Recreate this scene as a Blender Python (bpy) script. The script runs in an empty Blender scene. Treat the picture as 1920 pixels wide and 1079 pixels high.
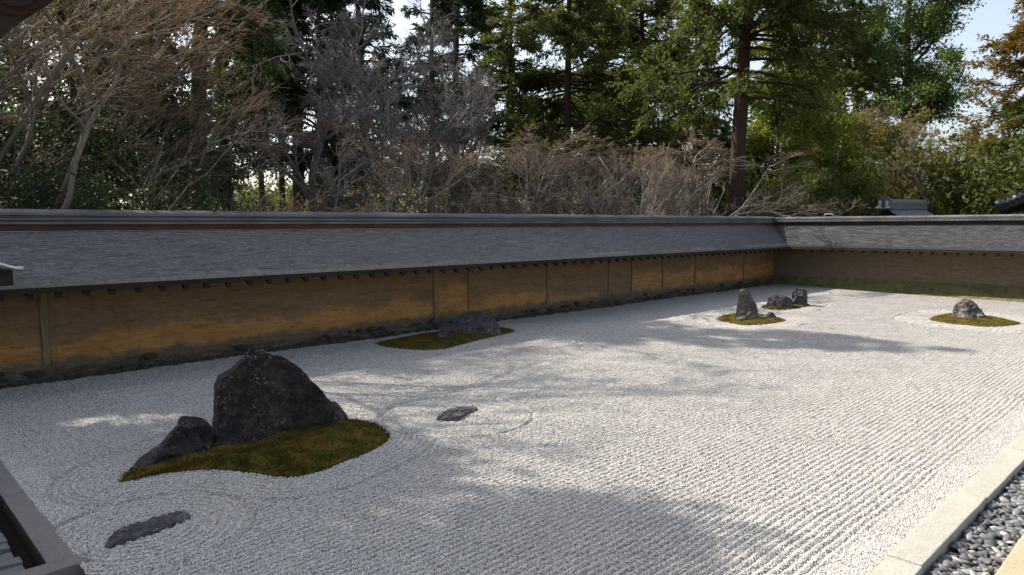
import bpy, bmesh, math, random
import numpy as np
from mathutils import Vector, Matrix, noise

R = math.radians
scene = bpy.context.scene
COL = scene.collection

# ------------------------------------------------------------------ camera, sky, sun, exposure
CAM_H = 2.5
FPX = 1343.0                                   # focal length in pixels of the 1920 px wide photograph
PITCH = math.atan(128 / FPX)
YAW = R(45.856)
_cy, _sy, _cp, _sp = math.cos(YAW), math.sin(YAW), math.cos(PITCH), math.sin(PITCH)
FWD = np.array([_cy * _cp, _sy * _cp, -_sp]); RGT = np.array([_sy, -_cy, 0.0]); UPV = np.cross(RGT, FWD)
cam_d = bpy.data.cameras.new('camera'); cam = bpy.data.objects.new('camera', cam_d); COL.objects.link(cam)
cam_d.sensor_width = 36; cam_d.lens = FPX / 1920 * 36; cam_d.clip_start = 0.05; cam_d.clip_end = 2000
cam.matrix_world = Matrix(((RGT[0], UPV[0], -FWD[0], 0), (RGT[1], UPV[1], -FWD[1], 0), (RGT[2], UPV[2], -FWD[2], CAM_H), (0, 0, 0, 1)))
scene.camera = cam

SUN_EL, SUN_AZ = R(42), R(20)                   # azimuth measured from +Y (south) towards -X (east)
SUN = Vector((-math.sin(SUN_AZ) * math.cos(SUN_EL), math.cos(SUN_AZ) * math.cos(SUN_EL), math.sin(SUN_EL)))
world = bpy.data.worlds.new('World'); scene.world = world; world.use_nodes = True
wn = world.node_tree
bg = wn.nodes['Background']; sky = wn.nodes.new('ShaderNodeTexSky'); sky.sky_type = 'NISHITA'
sky.sun_disc = False; sky.sun_elevation = SUN_EL; sky.sun_rotation = -SUN_AZ
sky.air_density = 1.0; sky.dust_density = 2.6; sky.ozone_density = 1.0
hz = wn.nodes.new('ShaderNodeHueSaturation'); hz.inputs['Saturation'].default_value = 0.62   # thin winter haze: a paler sky
wn.links.new(sky.outputs[0], hz.inputs['Color']); wn.links.new(hz.outputs[0], bg.inputs[0]); bg.inputs[1].default_value = 0.135
sd = bpy.data.lights.new('sun', 'SUN'); sd.energy = 4.8; sd.angle = R(0.53); sd.color = (1.0, 0.93, 0.82)
so = bpy.data.objects.new('sun', sd); COL.objects.link(so); so.rotation_euler = SUN.to_track_quat('Z', 'Y').to_euler()
so.location = (0, 40, 40)
scene.view_settings.view_transform = 'Standard'; scene.view_settings.look = 'None'
scene.view_settings.exposure = 0.92; scene.view_settings.gamma = 1.0; scene.view_settings.use_curve_mapping = False
try:
    scene.cycles.use_denoising = True
    scene.cycles.max_bounces = 5; scene.cycles.transparent_max_bounces = 4
except Exception: pass

# ------------------------------------------------------------------ helpers
def ray(px, py): return FWD + RGT * (px - 960) / FPX - UPV * (py - 539.5) / FPX
def ground(px, py, z=0.0):
    d = ray(px, py); t = (z - CAM_H) / d[2]; return d * t + np.array([0, 0, CAM_H])
def behind(px, Y):                              # ground point in column px at distance Y south
    d = ray(px, 411.0); return d[0] * Y / d[1], Y
def height_at(px, py, Y):
    d = ray(px, py); return CAM_H + d[2] * Y / d[1]

def tag(o, label=None, cat=None, group=None, kind=None):
    if label: o['label'] = label
    if cat: o['category'] = cat
    if group: o['group'] = group
    if kind: o['kind'] = kind
    return o
def empty(name, loc=(0, 0, 0), rz=0.0):
    o = bpy.data.objects.new(name, None); COL.objects.link(o); o.location = loc; o.rotation_euler = (0, 0, rz)
    o.empty_display_size = 0.2; return o
def mesh_np(name, verts, faces, mat=None, smooth=False):
    """verts (N,3); faces: list of (M,k) int arrays"""
    me = bpy.data.meshes.new(name)
    verts = np.asarray(verts, np.float32).reshape(-1, 3)
    faces = [np.asarray(f, np.int32) for f in (faces if isinstance(faces, list) else [faces]) if len(f)]
    tot = np.concatenate([np.full(len(f), f.shape[1], np.int32) for f in faces])
    loops = np.concatenate([f.ravel() for f in faces])
    me.vertices.add(len(verts)); me.vertices.foreach_set('co', verts.ravel())
    me.loops.add(len(loops)); me.loops.foreach_set('vertex_index', loops)
    me.polygons.add(len(tot))
    me.polygons.foreach_set('loop_start', np.concatenate([[0], np.cumsum(tot)[:-1]]).astype(np.int32))
    me.polygons.foreach_set('use_smooth', np.full(len(tot), smooth, bool))
    me.update(calc_edges=True); me.validate()
    if mat: me.materials.append(mat)
    return me
def link(name, me, parent=None, loc=(0, 0, 0), rot=(0, 0, 0), scale=(1, 1, 1)):
    o = bpy.data.objects.new(name, me); COL.objects.link(o)
    o.parent = parent; o.location = loc; o.rotation_euler = rot; o.scale = scale
    return o
class MB:
    def __init__(s): s.v = []; s.q = []; s.t = []; s.n = 0
    def add(s, v, q=None, t=None):
        v = np.asarray(v, float).reshape(-1, 3)
        if q is not None and len(q): s.q.append(np.asarray(q) + s.n)
        if t is not None and len(t): s.t.append(np.asarray(t) + s.n)
        s.v.append(v); s.n += len(v)
    def box(s, x0, x1, y0, y1, z0, z1):
        s.add([(x0, y0, z0), (x1, y0, z0), (x1, y1, z0), (x0, y1, z0), (x0, y0, z1), (x1, y0, z1), (x1, y1, z1), (x0, y1, z1)],
              [(0, 3, 2, 1), (4, 5, 6, 7), (0, 1, 5, 4), (1, 2, 6, 5), (2, 3, 7, 6), (3, 0, 4, 7)])
    def mesh(s, name, mat, smooth=False):
        f = []
        if s.q: f.append(np.concatenate(s.q))
        if s.t: f.append(np.concatenate(s.t))
        return mesh_np(name, np.concatenate(s.v), f, mat, smooth)
    def build(s, name, mat, parent=None, smooth=False): return link(name, s.mesh(name, mat, smooth), parent)
def bevel_box(name, sx, sy, sz, mat, bev=0.01, rough=0.0, seed=0, cuts=0):
    bm = bmesh.new(); bmesh.ops.create_cube(bm, size=1)
    bmesh.ops.scale(bm, vec=(sx, sy, sz), verts=bm.verts)
    bmesh.ops.bevel(bm, geom=bm.edges[:], offset=bev, segments=2, affect='EDGES', profile=0.6)
    if cuts: bmesh.ops.subdivide_edges(bm, edges=[e for e in bm.edges if e.calc_length() > max(sx, sy, sz) * 0.4], cuts=cuts, use_grid_fill=True)
    if rough:
        for v in bm.verts:
            v.co += noise.noise_vector(v.co * 6 + Vector((seed, seed * 2, 3))) * rough
    me = bpy.data.meshes.new(name); bm.to_mesh(me); bm.free(); me.materials.append(mat)
    return me
def grid_faces(nu, nv, wrap=False):
    i = np.arange(nu - 1)[:, None]; j = np.arange(nv if wrap else nv - 1)[None, :]
    a = i * nv + j; b = i * nv + (j + 1) % nv; c = (i + 1) * nv + (j + 1) % nv; d = (i + 1) * nv + j
    return np.stack([a, d, c, b], -1).reshape(-1, 4)

# ------------------------------------------------------------------ materials
class NT:
    def __init__(s, name, rough=0.9, spec=0.3):
        s.m = bpy.data.materials.new(name); s.m.use_nodes = True; s.t = s.m.node_tree
        s.b = s.t.nodes['Principled BSDF']; s.b.inputs['Roughness'].default_value = rough
        s.b.inputs['Specular IOR Level'].default_value = spec
        s.co = s.t.nodes.new('ShaderNodeTexCoord').outputs['Object']
    def n(s, typ, **kw):
        nd = s.t.nodes.new(typ)
        for k, v in kw.items(): setattr(nd, k, v)
        return nd
    def l(s, a, b): s.t.links.new(a, b)
    def val(s, sock, x):
        if isinstance(x, (int, float)): sock.default_value = x
        elif isinstance(x, tuple): sock.default_value = (*x, 1.0) if len(x) == 3 and sock.type == 'RGBA' else x
        else: s.l(x, sock)
    def mapping(s, scale=(1, 1, 1), co=None):
        m = s.n('ShaderNodeMapping'); m.inputs['Scale'].default_value = scale; s.l(co or s.co, m.inputs[0]); return m.outputs[0]
    def noise(s, scale=5, detail=5, rough=0.6, co=None, dist=0.0):
        t = s.n('ShaderNodeTexNoise'); t.inputs['Scale'].default_value = scale; t.inputs['Detail'].default_value = detail
        t.inputs['Roughness'].default_value = rough; t.inputs['Distortion'].default_value = dist
        s.l(co or s.co, t.inputs['Vector']); return t.outputs[0]
    def voro(s, scale=5, feature='F1', out='Distance', co=None, rnd=1.0):
        t = s.n('ShaderNodeTexVoronoi', feature=feature); t.inputs['Scale'].default_value = scale
        t.inputs['Randomness'].default_value = rnd
        s.l(co or s.co, t.inputs['Vector']); return t.outputs[out]
    def ramp(s, fac, stops, interp='LINEAR'):
        r = s.n('ShaderNodeValToRGB'); r.color_ramp.interpolation = interp; e = r.color_ramp.elements
        while len(e) < len(stops): e.new(0.5)
        for k, (p, c) in enumerate(stops):
            e[k].position = p; e[k].color = (*c, 1) if isinstance(c, tuple) else (c, c, c, 1)
        s.l(fac, r.inputs[0]); return r.outputs[0]
    def mix(s, fac, a, b, mode='MIX'):
        m = s.n('ShaderNodeMix', data_type='RGBA', blend_type=mode)
        s.val(m.inputs[0], fac); s.val(m.inputs[6], a); s.val(m.inputs[7], b); return m.outputs[2]
    def math(s, op, a, b=0.0, clamp=False):
        m = s.n('ShaderNodeMath', operation=op, use_clamp=clamp); s.val(m.inputs[0], a); s.val(m.inputs[1], b); return m.outputs[0]
    def sep(s, co=None):
        x = s.n('ShaderNodeSeparateXYZ'); s.l(co or s.co, x.inputs[0]); return x.outputs
    def color(s, c): s.val(s.b.inputs['Base Color'], c); return s
    def bump(s, h, strength=0.5, dist=0.02, chain=None):
        b = s.n('ShaderNodeBump'); b.inputs['Strength'].default_value = strength; b.inputs['Distance'].default_value = dist
        s.l(h, b.inputs['Height'])
        if chain is not None: s.l(chain, b.inputs['Normal'])
        s.l(b.outputs[0], s.b.inputs['Normal']); return b.outputs[0]
    def island(s): return s.n('ShaderNodeNewGeometry').outputs['Random Per Island']

def m_gravel_bed():
    t = NT('gravel_bed', 0.95, 0.2)
    cell = t.voro(85, out='Color'); g = t.sep(cell)[0]
    col = t.ramp(g, [(0, (0.28, 0.262, 0.238)), (0.25, (0.46, 0.435, 0.40)), (0.7, (0.60, 0.57, 0.53)), (1, (0.69, 0.66, 0.615))])
    d = t.voro(85); gap = t.ramp(d, [(0.45, 1.0), (0.75, 0.45)])
    big = t.ramp(t.noise(1.3, 4), [(0.3, 0.88), (0.7, 1.0)])
    t.color(t.mix(1.0, t.mix(1.0, col, gap, 'MULTIPLY'), big, 'MULTIPLY'))
    h = t.math('SUBTRACT', 1.0, d); hh = t.math('ADD', h, t.math('MULTIPLY', t.noise(40, 3), 0.6))
    t.bump(hh, 1.0, 0.012); return t.m
def m_grain():
    t = NT('gravel_grain', 0.85, 0.25)
    r = t.n('ShaderNodeObjectInfo').outputs['Random']
    t.color(t.ramp(r, [(0, (0.34, 0.322, 0.298)), (0.15, (0.46, 0.436, 0.405)), (0.45, (0.56, 0.53, 0.495)), (0.8, (0.65, 0.62, 0.58)), (1, (0.73, 0.695, 0.645))]))
    return t.m
def m_rock(name, dark, mid, light, lichen=0.0, sc=1.0, lcol=(0.5, 0.49, 0.45)):
    t = NT(name, 0.75, 0.35)
    n1 = t.noise(2.2 * sc, 8, 0.65, dist=0.6); n2 = t.noise(9 * sc, 8, 0.7)
    c = t.ramp(n1, [(0.3, dark), (0.5, mid), (0.72, light)])
    c = t.mix(t.ramp(n2, [(0.44, 0.0), (0.56, 0.9)]), c, dark)
    c = t.mix(t.ramp(t.noise(16 * sc, 6, 0.8), [(0.55, 0.0), (0.66, 0.75)]), c, light)
    vein = t.voro(3.2 * sc, 'DISTANCE_TO_EDGE', co=t.mapping((1, 1, 1.6)))
    c = t.mix(t.math('MULTIPLY', t.ramp(vein, [(0.0, 0.5), (0.03, 0.0)]), t.ramp(t.noise(2.5 * sc, 3), [(0.5, 0.0), (0.65, 1.0)])), c, light)
    sp = t.noise(38 * sc, 4, 0.7)
    c = t.mix(t.math('MULTIPLY', t.ramp(sp, [(0.56, 0.0), (0.68, 0.8)]), t.ramp(t.noise(4 * sc, 5, 0.7), [(0.62 - 0.25 * lichen, 0.0), (0.75 - 0.2 * lichen, 1.0)])), c, lcol)
    t.color(c)
    h = t.math('ADD', t.math('MULTIPLY', n2, 0.7), t.math('MULTIPLY', sp, 0.35))
    t.bump(h, 1.0, 0.06 / sc); return t.m
def m_moss(name, a, b, c):
    t = NT(name, 1.0, 0.1)
    col = t.ramp(t.noise(3.0, 7, 0.75), [(0.36, a), (0.5, b), (0.62, c)])
    col = t.mix(t.ramp(t.noise(45, 3), [(0.4, 0.0), (0.65, 0.6)]), col, (a[0] * 0.45, a[1] * 0.45, a[2] * 0.4))
    t.color(col)
    t.bump(t.math('ADD', t.noise(90, 3), t.math('MULTIPLY', t.voro(55), 0.8)), 1.0, 0.02); return t.m
def m_clay():
    t = NT('clay_plaster', 0.95, 0.15)
    oc = t.n('ShaderNodeObjectInfo').outputs['Color']; o = t.n('ShaderNodeSeparateColor'); t.l(oc, o.inputs[0])
    stain, tone, band = o.outputs[0], o.outputs[1], o.outputs[2]
    st = t.noise(1.8, 9, 0.74, t.mapping((0.7, 0.7, 3.2)), 0.6)
    fine = t.noise(9, 7, 0.75, t.mapping((0.7, 0.7, 3.0)), 0.4)
    blot = t.noise(1.1, 6, 0.65)
    base = t.ramp(st, [(0.25, (0.20, 0.10, 0.035)), (0.5, (0.37, 0.19, 0.062)), (0.75, (0.50, 0.29, 0.115))])
    base = t.mix(t.math('MULTIPLY', tone, 0.85), base, (0.20, 0.165, 0.12))
    z = t.sep()[2]
    # grey weathering that sits higher up on the wall, its lower limit wandering
    lim = t.math('ADD', t.math('ADD', z, t.math('MULTIPLY', blot, 1.0)), t.math('MULTIPLY', st, 0.55))
    lim = t.math('ADD', lim, t.math('MULTIPLY', stain, 0.9)); lim = t.math('ADD', lim, t.math('MULTIPLY', fine, 0.35))
    gm = t.ramp(t.math('MULTIPLY', lim, 0.5), [(0.905, 0.0), (0.965, 0.66)])
    grey = t.ramp(fine, [(0.3, (0.075, 0.06, 0.046)), (0.7, (0.165, 0.132, 0.10))])
    c = t.mix(gm, base, grey)
    # damp foot
    ft = t.math('ADD', t.math('MULTIPLY', z, -1.0), t.math('MULTIPLY', t.noise(3, 6, 0.7), 0.42))
    fm = t.ramp(t.math('ADD', ft, 0.5), [(0.34, 0.0), (0.44, 0.9)])
    c = t.mix(fm, c, t.ramp(fine, [(0.3, (0.06, 0.052, 0.038)), (0.7, (0.14, 0.125, 0.095))]))
    sk = t.noise(3.2, 8, 0.78, t.mapping((0.55, 0.55, 5.5)), 0.5)
    c = t.mix(t.ramp(sk, [(0.50, 0.0), (0.64, 0.6)]), c, (0.10, 0.066, 0.036))
    c = t.mix(t.ramp(t.noise(2.0, 7, 0.75, t.mapping((0.7, 0.7, 5))), [(0.60, 0.0), (0.74, 0.5)]), c, (0.42, 0.33, 0.22))
    c = t.mix(t.ramp(t.noise(16, 5, 0.75, t.mapping((0.8, 0.8, 2))), [(0.55, 0.0), (0.65, 0.4)]), c, (0.07, 0.047, 0.027))
    run = t.noise(3, 5, 0.75, t.mapping((1.3, 1.3, 0.3)), 0.5)
    c = t.mix(t.ramp(run, [(0.55, 0.0), (0.72, 0.45)]), c, (0.095, 0.07, 0.045))
    crack = t.ramp(fine, [(0.32, 0.75), (0.42, 0.0)])
    c = t.mix(crack, c, (0.05, 0.035, 0.02))
    t.color(c); t.bump(t.math('ADD', fine, t.noise(30, 5)), 0.8, 0.02); return t.m
def m_post():
    t = NT('post_wood', 0.9, 0.2)
    g = t.noise(6, 6, 0.7, t.mapping((6, 6, 0.5)))
    t.color(t.ramp(g, [(0.3, (0.10, 0.068, 0.036)), (0.55, (0.20, 0.14, 0.075)), (0.8, (0.31, 0.235, 0.15))]))
    t.bump(g, 0.6, 0.01); return t.m
def m_plinth():
    t = NT('plinth_earth', 1.0, 0.1)
    a = t.noise(3, 8, 0.75, t.mapping((0.6, 0.6, 3))); b = t.noise(18, 6, 0.7)
    c = t.ramp(a, [(0.3, (0.045, 0.039, 0.028)), (0.5, (0.095, 0.085, 0.064)), (0.68, (0.19, 0.172, 0.14))])
    c = t.mix(t.ramp(t.noise(1.7, 5), [(0.52, 0.0), (0.68, 0.7)]), c, (0.085, 0.082, 0.03))
    c = t.mix(t.ramp(b, [(0.5, 0.0), (0.65, 0.7)]), c, (0.03, 0.026, 0.02))
    t.color(c); t.bump(t.math('ADD', a, b), 1.0, 0.05); return t.m
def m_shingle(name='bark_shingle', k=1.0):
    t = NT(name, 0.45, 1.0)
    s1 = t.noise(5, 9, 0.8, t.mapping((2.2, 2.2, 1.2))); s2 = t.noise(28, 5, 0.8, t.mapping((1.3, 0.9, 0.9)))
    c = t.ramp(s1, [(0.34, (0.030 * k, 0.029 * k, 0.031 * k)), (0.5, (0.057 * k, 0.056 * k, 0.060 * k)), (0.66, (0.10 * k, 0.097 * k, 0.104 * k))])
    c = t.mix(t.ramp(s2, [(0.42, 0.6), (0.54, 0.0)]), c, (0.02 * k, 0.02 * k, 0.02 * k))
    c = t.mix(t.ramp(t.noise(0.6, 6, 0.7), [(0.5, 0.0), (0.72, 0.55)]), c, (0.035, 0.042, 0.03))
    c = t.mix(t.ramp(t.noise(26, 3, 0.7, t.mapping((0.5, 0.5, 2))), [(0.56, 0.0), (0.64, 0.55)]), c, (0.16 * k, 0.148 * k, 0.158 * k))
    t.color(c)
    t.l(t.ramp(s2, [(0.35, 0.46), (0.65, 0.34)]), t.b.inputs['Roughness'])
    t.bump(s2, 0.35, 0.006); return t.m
def m_wood(name, a, b, rough=0.8, sc=1.0, stretch=(0.6, 8, 8), spec=0.3):
    t = NT(name, rough, spec)
    g = t.noise(3 * sc, 8, 0.7, t.mapping(stretch)); g2 = t.noise(1.2, 4)
    c = t.ramp(g, [(0.3, a), (0.7, b)])
    c = t.mix(t.ramp(g2, [(0.35, 0.5), (0.6, 0.0)]), c, (a[0] * 0.5, a[1] * 0.5, a[2] * 0.5))
    t.color(c); t.bump(g, 0.6, 0.01); return t.m
def m_granite(name, a, b, fleck):
    t = NT(name, 0.8, 0.3)
    v = t.noise(75, 5, 0.85)
    c = t.mix(t.ramp(t.noise(2.2, 6, 0.7), [(0.3, 0.0), (0.7, 1.0)]), a, b)
    c = t.mix(t.ramp(v, [(0.49, 0.0), (0.58, 0.85)]), c, fleck)
    c = t.mix(t.ramp(t.noise(9, 6, 0.75), [(0.52, 0.0), (0.75, 0.5)]), c, (0.22, 0.175, 0.11))
    t.color(c); t.bump(v, 0.6, 0.006); return t.m
def m_pebble():
    t = NT('river_pebble', 0.55, 0.45)
    r = t.n('ShaderNodeObjectInfo').outputs['Random']; i = t.island()
    x = t.math('FRACT', t.math('ADD', t.math('MULTIPLY', r, 7.31), i))
    c = t.ramp(x, [(0, (0.028, 0.030, 0.034)), (0.35, (0.06, 0.062, 0.068)), (0.65, (0.11, 0.111, 0.113)), (0.9, (0.20, 0.20, 0.198)), (1.0, (0.40, 0.36, 0.31))])
    c = t.mix(t.ramp(t.noise(30, 6, 0.7), [(0.4, 0.0), (0.75, 0.4)]), c, (0.3, 0.3, 0.3))
    t.color(c); t.bump(t.noise(60, 5), 0.25, 0.004); return t.m
def m_bark(name, a, b, sc=1.0):
    t = NT(name, 0.95, 0.15)
    g = t.noise(7 * sc, 7, 0.7, t.mapping((3, 3, 0.7)))
    t.color(t.ramp(g, [(0.3, a), (0.7, b)])); t.bump(g, 0.8, 0.03); return t.m
def m_twig(name, a, b):
    t = NT(name, 0.8, 0.2)
    t.color(t.ramp(t.island(), [(0.0, a), (1.0, b)])); return t.m
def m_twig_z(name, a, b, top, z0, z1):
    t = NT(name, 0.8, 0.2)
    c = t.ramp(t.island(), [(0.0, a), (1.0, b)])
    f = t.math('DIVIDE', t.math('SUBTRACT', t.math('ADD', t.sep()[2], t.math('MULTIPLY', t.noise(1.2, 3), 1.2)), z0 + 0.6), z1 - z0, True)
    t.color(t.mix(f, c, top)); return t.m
def m_leaf(name, a, b, c, trans=0.45, hue_patch=1.0):
    t = NT(name, 0.6, 0.25)
    col = t.ramp(t.island(), [(0.0, a), (0.5, b), (1.0, c)])
    col = t.mix(t.ramp(t.noise(0.7, 4), [(0.35, 0.0), (0.65, 0.5 * hue_patch)]), col, c)
    t.color(col)
    tr = t.n('ShaderNodeBsdfTranslucent'); t.l(t.mix(1.0, col, (1.25, 1.3, 0.7), 'MULTIPLY'), tr.inputs[0])
    mx = t.n('ShaderNodeMixShader'); mx.inputs[0].default_value = trans
    t.l(t.b.outputs[0], mx.inputs[1]); t.l(tr.outputs[0], mx.inputs[2])
    out = [n for n in t.t.nodes if n.type == 'OUTPUT_MATERIAL'][0]
    t.l(mx.outputs[0], out.inputs[0]); return t.m
def m_plain(name, c, rough=0.7, var=0.3, sc=8, spec=0.3, metal=0.0):
    t = NT(name, rough, spec); g = t.noise(sc, 6, 0.65)
    t.color(t.ramp(g, [(0.3, tuple(x * (1 - var) for x in c)), (0.7, tuple(min(1, x * (1 + var)) for x in c))]))
    t.b.inputs['Metallic'].default_value = metal
    t.bump(g, 0.3, 0.01); return t.m
def m_earth():
    t = NT('forest_floor', 1.0, 0.1)
    c = t.ramp(t.noise(0.5, 7, 0.7), [(0.3, (0.035, 0.04, 0.018)), (0.5, (0.085, 0.062, 0.03)), (0.7, (0.13, 0.085, 0.045))])
    t.color(c); t.bump(t.noise(9, 6), 1.0, 0.08); return t.m

M = dict(
    bed=m_gravel_bed(), grain=m_grain(),
    rock_dark=m_rock('rock_dark', (0.008, 0.007, 0.008), (0.026, 0.020, 0.020), (0.080, 0.054, 0.044), 0.6),
    rock_grey=m_rock('rock_grey', (0.022, 0.020, 0.024), (0.060, 0.056, 0.062), (0.15, 0.14, 0.145), 1.0, 2.0),
    rock_tan=m_rock('rock_tan', (0.045, 0.042, 0.040), (0.125, 0.112, 0.10), (0.28, 0.25, 0.215), 0.5, 2.2),
    rock_black=m_rock('rock_black', (0.018, 0.019, 0.022), (0.05, 0.05, 0.055), (0.10, 0.098, 0.10), 0.2, 2.0),
    rock_flat=m_rock('rock_flat', (0.035, 0.034, 0.038), (0.085, 0.08, 0.082), (0.19, 0.175, 0.165), 0.4, 2.5),
    moss=m_moss('moss', (0.05, 0.054, 0.011), (0.115, 0.092, 0.016), (0.19, 0.105, 0.026)),
    bank=m_moss('mossy_bank', (0.11, 0.105, 0.05), (0.20, 0.175, 0.085), (0.27, 0.22, 0.11)),
    clay=m_clay(), post=m_post(), plinth=m_plinth(), shingle=m_shingle('bark_shingle', 1.8), shingle_dark=m_shingle('bark_shingle_dark', 0.8),  # one bark, two tones: south paled to stand for sheen, west dimmed against sun
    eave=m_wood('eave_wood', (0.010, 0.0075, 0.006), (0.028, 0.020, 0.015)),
    ridge=m_wood('ridge_bark', (0.055, 0.055, 0.058), (0.155, 0.155, 0.162), 0.5, 1.0, (0.5, 5, 5), 0.5),
    red=m_wood('red_board', (0.055, 0.022, 0.012), (0.105, 0.05, 0.028)),
    granite=m_granite('granite_pale', (0.37, 0.355, 0.31), (0.45, 0.43, 0.375), (0.20, 0.19, 0.165)),
    granite_dark=m_granite('granite_grey', (0.16, 0.15, 0.148), (0.215, 0.20, 0.198), (0.085, 0.08, 0.078)),
    sandstone=m_granite('sandstone', (0.38, 0.32, 0.20), (0.46, 0.40, 0.27), (0.24, 0.19, 0.12)),
    pebble=m_pebble(), plank=m_wood('weathered_plank', (0.06, 0.062, 0.068), (0.20, 0.20, 0.205), 0.7, 1.5, (0.8, 6, 6)),
    gutter=m_plain('gutter_earth', (0.006, 0.005, 0.004), 1.0),
    bark_pale=m_bark('bark_pale', (0.10, 0.085, 0.068), (0.235, 0.20, 0.165)),
    bark_silver=m_bark('bark_silver', (0.14, 0.12, 0.10), (0.32, 0.285, 0.24)),
    bark_grey=m_bark('bark_grey', (0.07, 0.063, 0.06), (0.18, 0.165, 0.16)),
    bark_dark=m_bark('bark_dark', (0.035, 0.026, 0.021), (0.095, 0.07, 0.055)),
    bark_red=m_bark('bark_cedar', (0.028, 0.018, 0.015), (0.07, 0.046, 0.038)),
    twig_orange=m_twig('twig_orange', (0.17, 0.095, 0.048), (0.38, 0.20, 0.09)),
    twig_mid=m_twig('branch_brown', (0.10, 0.082, 0.066), (0.22, 0.18, 0.145)),
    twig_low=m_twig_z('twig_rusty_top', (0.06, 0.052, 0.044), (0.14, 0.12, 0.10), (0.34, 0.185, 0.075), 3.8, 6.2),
    twig_grey=m_twig('twig_grey', (0.09, 0.08, 0.082), (0.21, 0.185, 0.19)),
    twig_brown=m_twig('twig_brown', (0.14, 0.095, 0.07), (0.30, 0.205, 0.14)),
    leaf_dark=m_leaf('leaf_dark', (0.012, 0.024, 0.010), (0.024, 0.045, 0.016), (0.045, 0.070, 0.024), 0.3),
    leaf_conifer=m_leaf('leaf_conifer', (0.026, 0.045, 0.015), (0.06, 0.088, 0.024), (0.13, 0.14, 0.035), 0.45),
    leaf_yellow=m_leaf('leaf_yellowgreen', (0.06, 0.088, 0.02), (0.13, 0.165, 0.036), (0.26, 0.27, 0.065), 0.55),
    leaf_camphor=m_leaf('leaf_camphor', (0.045, 0.085, 0.03), (0.09, 0.15, 0.05), (0.17, 0.22, 0.08), 0.55),
    leaf_orange=m_leaf('leaf_orange', (0.06, 0.045, 0.013), (0.125, 0.082, 0.02), (0.215, 0.135, 0.035), 0.4),
    leaf_olive=m_leaf('leaf_olive', (0.07, 0.07, 0.025), (0.14, 0.125, 0.045), (0.25, 0.19, 0.075), 0.5),
    leaf_rust=m_leaf('leaf_rust', (0.12, 0.055, 0.025), (0.21, 0.10, 0.045), (0.30, 0.17, 0.08), 0.4),
    earth=m_earth(),
    tile=m_plain('roof_tile', (0.13, 0.14, 0.155), 0.45, 0.35, 6, 0.5), tile_white=m_plain('tile_plaster', (0.62, 0.64, 0.68), 0.6, 0.1),
    dark_wood=m_plain('dark_wood', (0.016, 0.013, 0.013), 0.7), red_ring=m_plain('red_lacquer', (0.018, 0.005, 0.005), 0.6),
    brown_wood=m_plain('brown_wood', (0.075, 0.05, 0.035), 0.8), metal=m_plain('pale_metal', (0.62, 0.63, 0.66), 0.45, 0.1, 20, 0.5),
    straw=m_plain('dry_stalk', (0.5, 0.4, 0.28), 0.9),
)

# ------------------------------------------------------------------ ground and terrain beyond the walls
GX0, GX1, GY0, GY1 = 1.22, 26.62, 1.72, 12.80
def terrain_z(x, y):
    z = -0.12 + 0 * x
    dy = np.clip(y - 15, 0, None); dx = np.clip(x - 30, 0, None)
    z = z + 1.6 * (1 - np.exp(-(dy / 45) ** 2)) + 1.2 * (1 - np.exp(-(dx / 45) ** 2))
    return z
xs = np.concatenate([np.linspace(-400, -30, 20), np.linspace(-28, 70, 99), np.linspace(76, 500, 24)])
ys = np.concatenate([np.linspace(-200, -22, 12), np.linspace(-20, 70, 91), np.linspace(76, 500, 24)])
X, Y = np.meshgrid(xs, ys, indexing='ij')
Z = terrain_z(X, Y)
out = (Y > 14) | (X > 28)
rng = np.random.default_rng(5)
Z = Z + np.where(out, rng.normal(0, 0.10, Z.shape), 0)
inside = (X < 28.5) & (Y < 13.6) & (X > -3) & (Y > -3)
Z = np.where(inside, -0.35, Z)
tag(link('ground', mesh_np('ground', np.stack([X, Y, Z], -1).reshape(-1, 3), grid_faces(len(xs), len(ys)), M['earth'], True)), kind='structure')

# islands of moss, outlines walked on the gravel (x, y)
def outline(pts, n=120, jitter=0.0, seed=0):
    p = np.array([ground(a, b)[:2] for a, b in pts]); k = len(p)
    # closed Catmull-Rom
    o = []
    per = max(2, n // k)
    for i in range(k):
        p0, p1, p2, p3 = p[(i - 1) % k], p[i], p[(i + 1) % k], p[(i + 2) % k]
        for u in np.linspace(0, 1, per, endpoint=False):
            o.append(0.5 * ((2 * p1) + (p2 - p0) * u + (2 * p0 - 5 * p1 + 4 * p2 - p3) * u * u + (3 * p1 - p0 - 3 * p2 + p3) * u ** 3))
    o = np.array(o)
    if jitter: o += np.random.default_rng(seed).normal(0, jitter, o.shape)
    return o
ISL = {
    'large': outline([(222, 908), (270, 899), (330, 889), (400, 884), (470, 889), (535, 897), (590, 889), (645, 868), (700, 845), (730, 822), (718, 802), (690, 792), (640, 786), (540, 786), (440, 806), (340, 842), (240, 884)], 160),
    'wall': outline([(706, 645), (735, 652), (790, 656), (835, 654), (870, 645), (925, 632), (967, 622), (945, 615), (900, 608), (840, 620), (770, 631), (725, 640)], 120),
    'upright': outline([(1343, 599), (1365, 606), (1400, 611), (1440, 609), (1474, 602), (1450, 594), (1410, 588), (1365, 590)], 96),
    'far': outline([(1428, 577), (1455, 581), (1490, 579), (1519, 573), (1500, 567), (1460, 568), (1437, 572)], 84),
    'dome': outline([(1742, 598), (1770, 606), (1820, 612), (1870, 614), (1914, 608), (1890, 600), (1840, 591), (1780, 588)], 96),
}
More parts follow.
